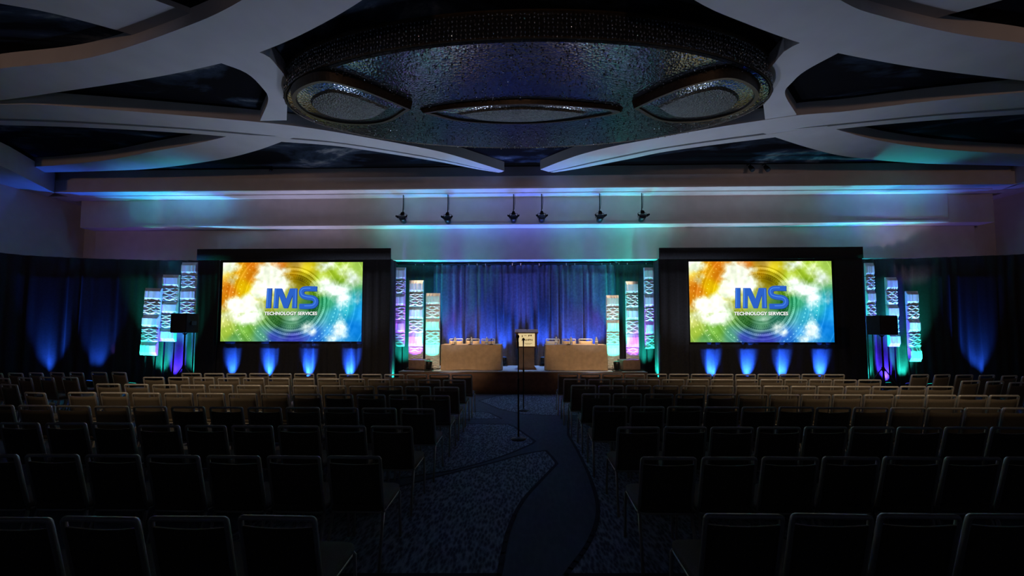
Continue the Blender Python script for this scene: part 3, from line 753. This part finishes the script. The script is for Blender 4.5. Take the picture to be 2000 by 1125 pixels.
ORD = ['zeroth', 'first', 'second', 'third', 'fourth', 'fifth', 'sixth', 'seventh', 'eighth', 'ninth', 'tenth', 'eleventh', 'twelfth', 'thirteenth', 'fourteenth', 'fifteenth', 'sixteenth', 'seventeenth', 'eighteenth', 'nineteenth', 'twentieth']
ROWN = {8: 'front row by the stage', 7: 'second row from the stage', 6: 'third row from the stage', 5: 'fourth row from the stage', 4: 'fifth row from the stage', 3: 'sixth row from the stage', 2: 'seventh row from the stage', 1: 'rearmost row'}
# row: (y at the aisle, aisle-side edge px, limit px, y slope per px)
LEFT = {1: (1007, 615, -75, -.006), 2: (889.5, 742, -65, .003), 3: (831.5, 803.5, -60, .004), 4: (797, 847, -55, .008), 5: (771.5, 877, 100, .0085), 6: (755, 895, 171, .0085), 7: (742, 908, 262, .010), 8: (731.5, 921, 350, .006)}
RIGHT = {1: (1003.5, 1380, 2075, 0), 2: (891.5, 1255, 2070, .0008), 3: (833, 1208, 2060, .0005), 4: (793, 1160.5, 2060, .007), 5: (768.5, 1138, 2040, .007), 6: (752, 1117, 1868, .006), 7: (740, 1102, 1760, .0035), 8: (730, 1091, 1684, .0025)}
for side, tab, sg in (('left', LEFT, -1), ('right', RIGHT, 1)):
    for row, (py, px_edge, lim, sl) in tab.items():
        k = 0
        while True:
            d = F*(H-.888)/(py-637.5); wpx = .405*F/d; pitch = .474*F/d
            px = px_edge + sg*(wpx/2+k*pitch)
            if (sg < 0 and px-wpx/2 < lim-6) or (sg > 0 and px+wpx/2 > lim+6): break
            y_ = py - sl*k*pitch*(1 if True else 0)
            if side == 'right': y_ = py + sl*k*pitch*.55
            if side == 'left' and row == 3 and px < 262: y_ -= 4
            if side == 'left' and row == 2 and px < 290: y_ -= 1
            k += 1
            put_chair(px, y_+rnd.uniform(-.4, .4), 0, 'padded banquet chair, %s %s of the centre aisle, %s' % (ORD[k] if k < len(ORD) else 'number %d' % k, side, ROWN[row]), '%s block of audience chairs' % side)
def side_block(lst, rz, nm, g):
    for i, (px, py) in enumerate(lst):
        put_chair(px, py, rz+rnd.uniform(-.05, .05), nm % ORD[i+1], g)
side_block([(232, 726.5), (193, 726.5), (149, 727), (111, 727), (70, 727.5), (30, 728), (-8, 728)], -.2, 'angled banquet chair by the left curtain, %s from the right in the front side row', 'angled chairs on the far left')
side_block([(136, 736), (91, 736), (48, 737), (4, 738)], -.2, 'angled banquet chair at far left, %s from the right in the second side row', 'angled chairs on the far left')
side_block([(68, 766), (17, 750), (-35, 752)], -.2, 'angled banquet chair at far left, %s from the right in the third side row', 'angled chairs on the far left')
side_block([(1797, 731), (1841, 731), (1884, 731.5), (1928, 732), (1972, 733), (2012, 734)], .2, 'angled banquet chair by the right curtain, %s from the left in the front side row', 'angled chairs on the far right')
side_block([(1896, 743), (1944, 744), (1990, 746)], .2, 'angled banquet chair at far right, %s from the left in the second side row', 'angled chairs on the far right')

# ------------------------------------------------------------------ tables, lectern and things on them
YT = 11.25
def panel_table(px0, px1, label, seed):
    a = at_y(px0, 680, YT); b = at_y(px1, 680, YT); cx = (a.x+b.x)/2; W_ = b.x-a.x; zt = .735
    t = empty('panel_table', (cx, YT+.32, ZD)); tag(t, label, 'table', 'draped panel tables')
    m_ = MB(); m_.box(-W_/2+.02, W_/2-.02, -.28, .28, zt-.03, zt-.006); m_.build('tabletop', M['woodlight'], t)
    for sx in (-1, 1):
        for sy in (-1, 1):
            m_ = MB(); m_.tube([(sx*(W_/2-.12), sy*.22, 0), (sx*(W_/2-.12), sy*.22, zt-.03)], .016); m_.build('leg', M['blackmetal'], t)
    c = empty('tablecloth', (cx, YT+.32, ZD)); tag(c, 'tan linen cloth draped to the floor over the %s panel table' % ('left' if px0 < 1000 else 'right'), 'tablecloth', 'tan tablecloths')
    r_ = random.Random(seed)
    per = resample([Vector((W_/2-.005, .30)), Vector((W_/2-.005, -.30)), Vector((-W_/2+.005, -.30)), Vector((-W_/2+.005, .30))], 130)
    vs_ = []; fs = []; nz_ = 7; ph = [r_.uniform(0, 6.28) for _ in range(4)]
    for k, p in enumerate(per):
        s_ = k*.03
        nrm = Vector((p.x/(W_/2), 0)) if abs(p.x) > W_/2-.02 and p.y > -.29 else Vector((0, -1))
        for j in range(nz_+1):
            v = j/nz_; fold = (.5+.5*math.sin(s_*5.2+ph[0]))**3*.03+.008*math.sin(s_*17+ph[1]); fold *= (1-v)**.6
            q = p + nrm*(.01+fold)
            vs_.append((q.x, q.y, .008+(zt-.008+.004)*v if j else .008+.012*abs(math.sin(s_*2+ph[2]))))
    for k in range(len(per)-1):
        for j in range(nz_): fs.append((k*(nz_+1)+j, k*(nz_+1)+j+1, (k+1)*(nz_+1)+j+1, (k+1)*(nz_+1)+j))
    m_ = MB(); m_.add(vs_, fs); o = m_.build('side_fall', M['cloth'], c, smooth=True)
    m_ = MB(); m_.box(-W_/2-.004, W_/2+.004, -.308, .30, zt-.004, zt+.004); m_.build('top_cloth', M['cloth'], c, bevel=.003)
    return ZD+zt+.004
zt = panel_table(861, 979, 'long panel table at the left of the lectern, hidden under a tan cloth', 2)
panel_table(1066, 1186, 'long panel table at the right of the lectern, hidden under a tan cloth', 5)
def stage_chair(px, label):
    p = at_y(px, 663.8, 12.15)
    o = copy_tree(CH); off = Matrix.Rotation(math.pi, 3, 'Z') @ BACK_TOP
    o.location = (p.x-off.x, p.y-off.y, ZD); o.rotation_euler = (0, 0, math.pi); tag(o, label, 'chair', 'chairs behind the panel tables')
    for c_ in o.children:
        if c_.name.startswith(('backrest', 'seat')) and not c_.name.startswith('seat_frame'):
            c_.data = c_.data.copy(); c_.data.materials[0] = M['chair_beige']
for i, px in enumerate((891, 923.5, 953.5)): stage_chair(px, 'pale-framed banquet chair behind the left table, %s from the left, facing the room' % ORD[i+1])
for i, px in enumerate((1079.5, 1111, 1143.5)): stage_chair(px, 'pale-framed banquet chair behind the right table, %s from the left, facing the room' % ORD[i+1])

def bottle():
    b = empty('water_bottle', (0, 0, 0))
    m_ = MB(); m_.lathe([(.030, 0), (.034, .01), (.034, .12), (.028, .15), (.014, .18), (.013, .19)], 14); m_.build('bottle_body', M['bottle'], b, smooth=True)
    m_ = MB(); m_.lathe([(.016, .19), (.016, .205)], 12); m_.build('cap', M['white'], b)
    m_ = MB(); m_.lathe([(.0345, .045), (.0345, .10)], 14); m_.build('paper_label', M['white'], b, smooth=True)
    return b
B0 = bottle()
for i, (px, lb) in enumerate(((889, 'before the first chair of the left table'), (920.5, 'before the second chair of the left table'), (950.5, 'before the third chair of the left table'),
        (1086.5, 'before the first chair of the right table'), (1115.5, 'before the second chair of the right table'), (1165, 'standing alone at the right end of the right table'))):
    o = B0 if i == 0 else copy_tree(B0); p = at_y(px, 676, YT+.15)
    o.location = (p.x, YT+.15, zt); o.scale = (1.25, 1.25, 1.1); tag(o, 'clear water bottle with white label %s' % lb, 'bottle', 'water bottles on the panel tables')
def table_mic():
    b = empty('table_microphone', (0, 0, 0))
    m_ = MB(); m_.lathe([(.06, 0), (.06, .012), (.015, .022)], 16); m_.build('base', M['blackmetal'], b, smooth=True)
    m_ = MB(); m_.tube([(0, 0, .02), (0, .0, .09), (.0, .03, .13)], .006); m_.build('gooseneck', M['blackmetal'], b)
    m_ = MB(); m_.tube([(0, .03, .13), (0, .05, .155), (0, .062, .17)], [.012, .018, .012]); m_.build('microphone_head', M['blackmetal'], b, smooth=True)
    return b
T0 = table_mic()
for i, (px, lb) in enumerate(((884.5, 'left table, before the first chair'), (918, 'left table, before the second chair'), (959.5, 'left table, before the third chair'), (1110, 'right table, before the second chair'))):
    o = T0 if i == 0 else copy_tree(T0); p = at_y(px, 676, YT+.06); o.location = (p.x, YT+.06, zt); tag(o, 'small black tabletop microphone on the %s' % lb, 'microphone', 'tabletop microphones')

# lectern
p0, p1 = at_y(1012, 690, 11.5), at_y(1045, 690, 11.5); cx = (p0.x+p1.x)/2; W2 = (p1.x-p0.x)/2
lt = empty('lectern', (cx, 11.72, ZD)); tag(lt, 'dark wooden lectern with lit cream AAHFN sign, centre of the stage between the tables', 'lectern')
ztp = at_y(1028, 646, 11.5).z-ZD; zs0 = at_y(1028, 676.5, 11.5).z-ZD; zs1 = at_y(1028, 649, 11.5).z-ZD
m_ = MB(); m_.box(-W2+.02, W2-.02, -.20, .20, .05, zs0-.01); m_.build('body', M['woodlight'], lt, bevel=.006)
m_ = MB(); m_.box(-W2-.02, W2+.02, -.23, .23, 0, .05); m_.build('plinth', M['wood'], lt, bevel=.006)
m_ = MB(); m_.box(-W2-.06, -W2+.0, -.22, .22, zs0-.04, ztp-.03); m_.box(W2, W2+.06, -.22, .22, zs0-.04, ztp-.03); m_.box(-W2-.06, W2+.06, -.20, .22, zs0-.04, zs0); m_.build('upper_case', M['wood'], lt, bevel=.004)
Mx = Matrix.Rotation(R(10), 4, 'X'); Mx.translation = (0, 0, ztp-.02)
m_ = MB(); m_.box(-W2-.10, W2+.10, -.26, .24, -.015, .02, M=Mx); m_.build('reading_top', M['wood'], lt, bevel=.005)
sg = MB(); sg.box(-W2+.005, W2-.005, -.235, -.215, zs0, zs1); sgn = sg.build('sign_board', M['sign'], lt)
tag(sgn, 'cream sign board reading AAHFN')
sh = zs1-zs0
text_part('sign_lettering', 'AAHFN', .01, zs0+sh*.46, W2*1.32, sh*.15, -.238, M['ink'], sgn, .025)
m_ = MB()
for (x0, x1, z0, z1) in ((-.14, -.115, .66, .80), (-.07, .0, .76, .79), (.05, .075, .70, .82), (.085, .11, .74, .82), (.12, .15, .72, .83), (-.06, .16, .20, .225), (-.03, .12, .13, .15)):
    m_.box(x0, x1, -.240, -.236, zs0+sh*z0, zs0+sh*z1)
m_.build('sign_emblem', M['ink'], sgn)
m_ = MB(); m_.tube([(.02, .05, ztp), (.02, .03, ztp+.16), (.02, -.06, ztp+.24)], .006); m_.build('gooseneck_microphone', M['blackmetal'], lt)

# stage-edge loudspeakers
def monitor(px0, px1, pt, pb, label, flip):
    a = at_y(px0, pt, 11.25); b = at_y(px1, pb, 11.25); W_ = b.x-a.x; hh = a.z-ZD-.03
    t = empty('stage_loudspeaker', ((a.x+b.x)/2, 11.45, ZD)); tag(t, label, 'loudspeaker', 'brown loudspeakers on the stage corners')
    t.rotation_euler = (0, 0, R(12)*flip)
    m_ = MB(); m_.box(-W_/2, W_/2, -.2, .2, .03, .03+hh); m_.build('cabinet', M['brownbox'], t, bevel=.012)
    m_ = MB(); m_.box(-W_/2+.03, W_/2-.03, -.212, -.2, .06, hh); m_.build('grille', M['brownbox'], t, bevel=.004)
    m_ = MB(); m_.box(-W_/2-.12, W_/2+.12, -.24, .24, 0, .03); m_.build('base_board', M['black'], t, bevel=.004)
monitor(799, 833, 703, 725, 'brown box loudspeaker on the left corner of the stage below the purple tower', -1)
monitor(1213, 1250, 703, 725, 'brown box loudspeaker on the right corner of the stage below the purple tower', 1)

# ------------------------------------------------------------------ loudspeakers on tripods
def pa(px0, px1, pt, pb, y_, rz, side):
    a = at_y(px0, pt, y_); b = at_y(px1, pb, y_); cx = (a.x+b.x)/2; W_ = b.x-a.x; z0, z1 = b.z, a.z
    s_ = empty('speaker_stand', (cx, y_+.15, 0), rz); tag(s_, 'black tripod stand carrying the %s loudspeaker' % side, 'stand', 'tripod speaker stands')
    m_ = MB(); m_.tube([(0, 0, .25), (0, 0, z0-.03)], [.022, .018]); m_.build('pole', M['blackmetal'], s_)
    m_ = MB(); m_.lathe([(.035, .78), (.035, .88)], 12); m_.build('collar', M['blackmetal'], s_)
    m_ = MB(); m_.lathe([(.03, z0-.05), (.06, z0-.01)], 12); m_.build('top_cup', M['blackmetal'], s_)
    for k in range(3):
        a_ = R(30+120*k)
        m_ = MB(); m_.tube([(.03*math.cos(a_), .03*math.sin(a_), .84), (.58*math.cos(a_), .58*math.sin(a_), .02)], .012)
        m_.tube([(.0, .0, .30), (.32*math.cos(a_), .32*math.sin(a_), .40)], .008); m_.build('leg', M['blackmetal'], s_)
    c = empty('loudspeaker', (cx, y_+.15, z0), rz); tag(c, 'black loudspeaker cabinet on a tripod in front of the %s outer towers' % side, 'loudspeaker', 'loudspeakers on tripods')
    m_ = MB(); h_ = z1-z0; w2 = W_/2*.92
    m_.add([(-w2, -.17, 0), (w2, -.17, 0), (w2*.75, .19, 0), (-w2*.75, .19, 0), (-w2, -.17, h_), (w2, -.17, h_), (w2*.75, .19, h_), (-w2*.75, .19, h_)], [(0,3,2,1),(4,5,6,7),(0,1,5,4),(1,2,6,5),(2,3,7,6),(3,0,4,7)])
    m_.build('cabinet', M['black'], c, bevel=.012)
    m_ = MB(); m_.box(-w2+.02, w2-.02, -.185, -.17, .02, h_-.02); m_.build('grille', M['grille'], c, bevel=.004)
    m_ = MB(); m_.box(w2*.9, w2*.93+.02, -.04, .08, h_*.4, h_*.6); m_.build('handle', M['blackmetal'], c)
pa(331, 374, 612, 650, 9.9, R(-14), 'left')
pa(1706, 1758, 616, 654, 9.9, R(14), 'right')

# ------------------------------------------------------------------ microphone stands in the aisle
def mic_stand(px, pyb, hz, label, mx):
    p = at_z(px, pyb, 0); t = empty('microphone_stand', (p.x, p.y, 0)); tag(t, label, 'microphone stand', 'aisle microphone stands')
    m_ = MB(); m_.lathe([(.13, 0), (.13, .012), (.05, .03), (.02, .045)], 24); m_.build('base', M['blackmetal'], t, smooth=True)
    m_ = MB(); m_.tube([(0, 0, .03), (0, 0, hz*.6)], .014); m_.tube([(0, 0, hz*.6), (0, 0, hz)], .010); m_.build('pole', M['blackmetal'], t)
    m_ = MB(); m_.lathe([(.018, hz*.57), (.02, hz*.63)], 12); m_.build('clutch', M['blackmetal'], t)
    m_ = MB(); m_.tube([(0, 0, hz), (mx, -.01, hz+.03)], .012); m_.build('clip', M['blackmetal'], t)
    m = empty('microphone', (p.x+mx, p.y, hz)); tag(m, 'black handheld microphone clipped on the %s' % ('nearer aisle stand' if pyb > 830 else 'farther aisle stand'), 'microphone', 'aisle microphones')
    m_ = MB(); m_.tube([(0, .05, -.10), (0, -.02, .04), (0, -.04, .08)], [.011, .016, .018]); m_.build('handle', M['blackmetal'], m, smooth=True)
    m_ = MB(); m_.lathe([(.012, .075), (.026, .09), (.029, .11), (.022, .132), (.008, .14)], 14, Matrix.Translation((0, -.05, 0))); m_.build('grille_head', M['grille'], m, smooth=True)
mic_stand(1012.5, 858, 1.62, 'black round-based microphone stand in the centre aisle, nearer the camera', -.01)
mic_stand(1022.5, 802, 1.50, 'black round-based microphone stand in the centre aisle, nearer the stage', 0.0)

# ------------------------------------------------------------------ hanging stage lamps
def par():
    t = empty('stage_spotlight', (0, 0, 0))   # origin at the ceiling
    Ld = .62
    m_ = MB(); m_.tube([(0, 0, 0), (.004, 0, -.3), (-.004, 0, -Ld)], .012); m_.build('drop_rod', M['black'], t)
    m_ = MB(); m_.tube([(.03, 0, -.05), (.035, 0, -.3), (.02, .01, -Ld+.1)], .005); m_.build('cable', M['black'], t)
    m_ = MB(); m_.box(-.03, .03, -.025, .025, -Ld-.04, -Ld+.03); m_.build('clamp', M['black'], t)
    m_ = MB(); m_.tube([(-.10, 0, -Ld-.20), (-.10, 0, -Ld-.05), (-.05, 0, -Ld-.03), (.05, 0, -Ld-.03), (.10, 0, -Ld-.05), (.10, 0, -Ld-.20)], .007); m_.build('yoke', M['black'], t)
    Mx = Matrix.Rotation(R(65), 4, 'X'); Mx.translation = (0, 0, -Ld-.22)
    m_ = MB(); m_.lathe([(.04, -.16), (.07, -.12), (.085, 0), (.09, .12), (.085, .12)], 16, Mx); m_.build('housing', M['blackmetal'], t, smooth=True)
    m_ = MB(); m_.lathe([(.08, .121), (.08, .125)], 16, Mx); m_.build('lens', M['lamp_glass'], t)
    for k in range(4):
        m_ = MB(); a = k*math.pi/2
        Mk = Mx @ Matrix.Rotation(a, 4, 'Z')
        m_.add([Mk @ Vector(v) for v in ((.085, -.06, .12), (.085, .06, .12), (.15, .03, .18), (.15, -.03, .18), (.088, -.06, .118), (.088, .06, .118), (.153, .03, .178), (.153, -.03, .178))], [(0,1,2,3),(7,6,5,4),(0,4,5,1),(1,5,6,2),(2,6,7,3),(3,7,4,0)])
        m_.build('barn_door', M['black'], t)
    return t
P0 = par()
for i, (px, py) in enumerate(((787, 429), (874.5, 430), (1003, 428), (1058, 427.5), (1171.5, 427), (1254, 426))):
    o = P0 if i == 0 else copy_tree(P0); p = at_y(px, py, 11.8)
    o.location = (p.x, 11.8, ZA-.0); o.scale = (1.2, 1, (ZA-p.z)/.84)
    tag(o, 'black hanging spotlight on a drop rod above the stage, %s from the left' % ORD[i+1], 'spotlight', 'spotlights hung from the cove')
def track_head(px, py, label, s_=1.):
    p = at_y(px, py, YA-.12); t = empty('track_spotlight', p); tag(t, label, 'spotlight')
    Mx = Matrix.Rotation(R(140), 4, 'X')
    m_ = MB(); m_.lathe([(.04*s_, -.10*s_), (.06*s_, -.02), (.065*s_, .12*s_), (.05*s_, .125*s_)], 14, Mx); m_.build('housing', M['black'], t, smooth=True)
    m_ = MB(); m_.tube([(0, .0, 0), (0, .04, .14), (0, .20, .16)], .012); m_.build('bracket', M['black'], t)
    m_ = MB(); m_.lathe([(.048*s_, .125*s_), (.048*s_, .13*s_)], 14, Mx); m_.build('lens', M['lamp_glass'], t)
track_head(530, 331, 'small dark spotlight on the cove edge above the left screen', .6)
track_head(1467, 328, 'black spotlight on the cove edge above the right screen, left of the pair')
track_head(1497, 328, 'black spotlight on the cove edge above the right screen, right of the pair')

# ------------------------------------------------------------------ crystal canopy
ZCB = 6.25
_n, _f = at_z(1020, 77, ZCB).y, at_z(1020, 290, ZCB).y
CY, CB = (_n+_f)/2, (_f-_n)/2
_l, _r = at_z(543, 190, ZCB).x, at_z(1509, 187, ZCB).x
CX, CA = (_l+_r)/2, (_r-_l)/2
ch = empty('crystal_canopy', (CX, CY, ZCB)); tag(ch, 'huge oval crystal chandelier canopy set in the ceiling above the chairs', 'chandelier')
N = 96
el = [(CA*math.cos(2*math.pi*k/N), CB*math.sin(2*math.pi*k/N)) for k in range(N)]
rings = [(1.0, .46), (1.0, .05), (.99, .015), (.97, .0), (.7, -.004), (.35, -.006), (.05, -.006)]
vs_ = [(x*s_, y*s_, z) for s_, z in rings for x, y in el]
fs = [(r_*N+i, (r_+1)*N+i, (r_+1)*N+(i+1)%N, r_*N+(i+1)%N) for r_ in range(len(rings)-1) for i in range(N)]+[tuple((len(rings)-1)*N+i for i in range(N))[::-1]]
m_ = MB(); m_.add(vs_, fs); m_.build('crystal_underside', M['crystal'], ch, fixn=True)
m_ = MB(); m_.tube([(x*1.004, y*1.004, .44) for x, y in el], .03, 6, closed=True); m_.tube([(x*1.002, y*1.002, .03) for x, y in el], .018, 6, closed=True); m_.build('rim', M['gold'], ch)
# hanging strands around the rim and beads over the underside
m_ = MB(); r_ = random.Random(3)
def bead(m_, x, y, z, s_, h=1.0):
    m_.add([(x+s_, y, z), (x, y+s_, z), (x-s_, y, z), (x, y-s_, z), (x, y, z+s_*h), (x, y, z-s_*h)], [(0,1,4),(1,2,4),(2,3,4),(3,0,4),(1,0,5),(2,1,5),(3,2,5),(0,3,5)])
for k in range(420):
    a = 2*math.pi*k/420; x, y = (CA+.02)*math.cos(a), (CB+.02)*math.sin(a)
    for j in range(6): bead(m_, x+r_.uniform(-.01, .01), y+r_.uniform(-.01, .01), .04+j*.07+r_.uniform(-.01, .01), .013, 2.2)
for k in range(2600):
    a = r_.uniform(0, 2*math.pi); q = math.sqrt(r_.random())*.985
    if q < .55 and r_.random() < .5: continue
    bead(m_, CA*q*math.cos(a), CB*q*math.sin(a), -.012+r_.uniform(-.02, .0), r_.uniform(.010, .018))
tag(m_.build('crystal_beads', M['bead'], ch), kind='stuff')
def leaf(pix, depth, name_i, inset=(.80, .93), shift=(0, 0)):
    z = ZCB-depth
    out = [at_z(p.x, p.y, z)-Vector((CX, CY, ZCB)) for p in crv(pix+[pix[0]], 8)][:-1]
    n = len(out); cx = sum(p.x for p in out)/n; cy = sum(p.y for p in out)/n
    sc = lambda s_, zz: [(cx+(p.x-cx)*s_, cy+(p.y-cy)*s_, zz) for p in out]
    m_ = MB(); vs_ = sc(1.03, -.004)+sc(1.0, -depth); m_.add(vs_, [(i, (i+1)%n, n+(i+1)%n, n+i) for i in range(n)])
    vs_ = sc(1.0, -depth)+sc(.93, -depth)+sc(.91, -depth+.03); m_.add(vs_, [(r__*n+i, r__*n+(i+1)%n, (r__+1)*n+(i+1)%n, (r__+1)*n+i) for r__ in range(2) for i in range(n)])
    body = m_.build('leaf_medallion', M['gold'], ch, fixn=False)
    m_ = MB(); vs_ = sc(.91, -depth+.03)+sc(.66, -depth+.01)+sc(.64, -depth-.0)
    m_.add(vs_, [(r__*n+i, r__*n+(i+1)%n, (r__+1)*n+(i+1)%n, (r__+1)*n+i) for r__ in range(2) for i in range(n)])
    m_.build('crystal_ring', M['crystal'], body)
    m_ = MB(); vs_ = sc(.66, -depth+.01)+sc(.62, -depth-.03)+sc(.3, -depth-.045)+sc(.02, -depth-.05)
    m_.add(vs_, [(r__*n+i, r__*n+(i+1)%n, (r__+1)*n+(i+1)%n, (r__+1)*n+i) for r__ in range(3) for i in range(n)]+[tuple(3*n+i for i in range(n))])
    m_.build('crystal_inset', M['crystal_pale'], body)
leaf([(802, 214), (745, 190), (690, 170), (630, 158), (585, 172), (570, 195), (595, 222), (650, 240), (710, 245), (760, 238)], .16, 0)
leaf([(1238, 212), (1290, 188), (1350, 166), (1420, 152), (1465, 164), (1482, 188), (1455, 215), (1400, 233), (1340, 240), (1285, 236)], .16, 1)
leaf([(826, 221), (900, 210), (1020, 203), (1130, 208), (1212, 219), (1130, 235), (1020, 243), (900, 238)], .09, 2)

# ------------------------------------------------------------------ stage wash, warm front lamps on the ceiling and unseen fill lamps added for brightness
spot('front_wash', (-1.0, 2.6, 6.1), (-1.9, 11.4, 1.5), WARM, 170*K_WASH, 19, .7, .1)
spot('front_wash', (1.1, 2.6, 6.1), (2.0, 11.4, 1.5), WARM, 170*K_WASH, 19, .7, .1)
spot('front_wash', (.1, 2.6, 6.1), (0.1, 11.5, 1.6), WARM, 60*K_WASH, 14, .7, .1)
spot('audience_spill', (-6.0, 2.6, 6.2), (-5.5, 8.6, .8), WARM, 60*K_AUD, 55, 1, .2)
spot('audience_spill', (6.0, 2.6, 6.2), (5.5, 8.6, .8), WARM, 60*K_AUD, 55, 1, .2)
for x in (-9, 0, 9):  # added warm fill behind the camera for fascia and walls, no fixture
    spot('rear_fill_lamp', (x, -3.5, 5.6), (x*1.15, 12, 6.3), (1, .60, .42), 150*K_REAR, 62, 1, .3)
for x in (-7, -2.5, 2.5, 7):  # unseen bluish fill, added low behind the camera to brighten ceiling undersides
    spot('rear_fill_uplight', (x, -2.5, 1.2), (x*1.1, 6.0, 6.4), (.55, .68, 1), 15*K_FILL, 70, 1, .3)
for x in (-5.0, -2.0, 2.0, 5.0):  # added fill at the stage foot, brightens the far ceiling bands, no fixture
    spot('stage_front_fill', (x, 10.75, .25), (x*.9, 9.2, 6.4), (.62, .72, 1), 150*K_FILL, 95, 1, .2)
for px in (787, 874.5, 1003, 1058, 1171.5, 1254):
    x = at_y(px, 428, 11.8).x
    spot('hung_lamp_beam', (x, 11.62, 5.0), (x*(.62 if abs(x) > 2.5 else .85), 11.95, 1.2), (.35, .6, 1) if abs(x) < 1 else WARM, (420 if abs(x) > 2.5 else 800) if abs(x) > 1 else 420, 28, 1, .06)
for x in (-11.2, -8.2, -5.4, 5.4, 8.2, 12.0):  # lavender fill spots added to lift the soffit faces, no fixtures
    if abs(x) > 10: spot('soffit_fill', (x, 11.5, 2.7), (x, 12.6, 4.9), (.85, .72, 1), 26*K_FILL, 70, 1, .1)
    else: spot('soffit_fill', (x, 11.95, .6), (x, 12.6, 4.7), (.85, .74, 1), 120*K_FILL, 80, 1, .1)
for x in (-1.5, 1.5):  # blue pair of added soffit fill, also without fixtures
    spot('soffit_fill', (x, 12.4, 1.0), (x, 12.58, 4.9), (.25, .35, 1), 50*K_FILL, 60, 1, .1)
# colour spill rising from behind the curtain line onto the soffits
for x, c, e in ((-10.6, (.04, .55, 1), 48), (-7.5, (.2, .4, 1), 14), (-2.7, (.03, .45, 1), 44), (0, (.12, .16, 1), 46), (2.9, (.03, .7, .9), 50), (7.0, (.05, .65, .85), 60), (10.2, (.03, .75, .8), 80), (-12.6, (.3, .18, 1), 9), (13.4, (.3, .2, 1), 7)):
    yy_ = 11.84 if x < -5 else 12.36
    spot('soffit_spill', (x, yy_, 1.0), (x, yy_+.02, 6.0), c, e*K_SOFFIT, 62, 1, .08)
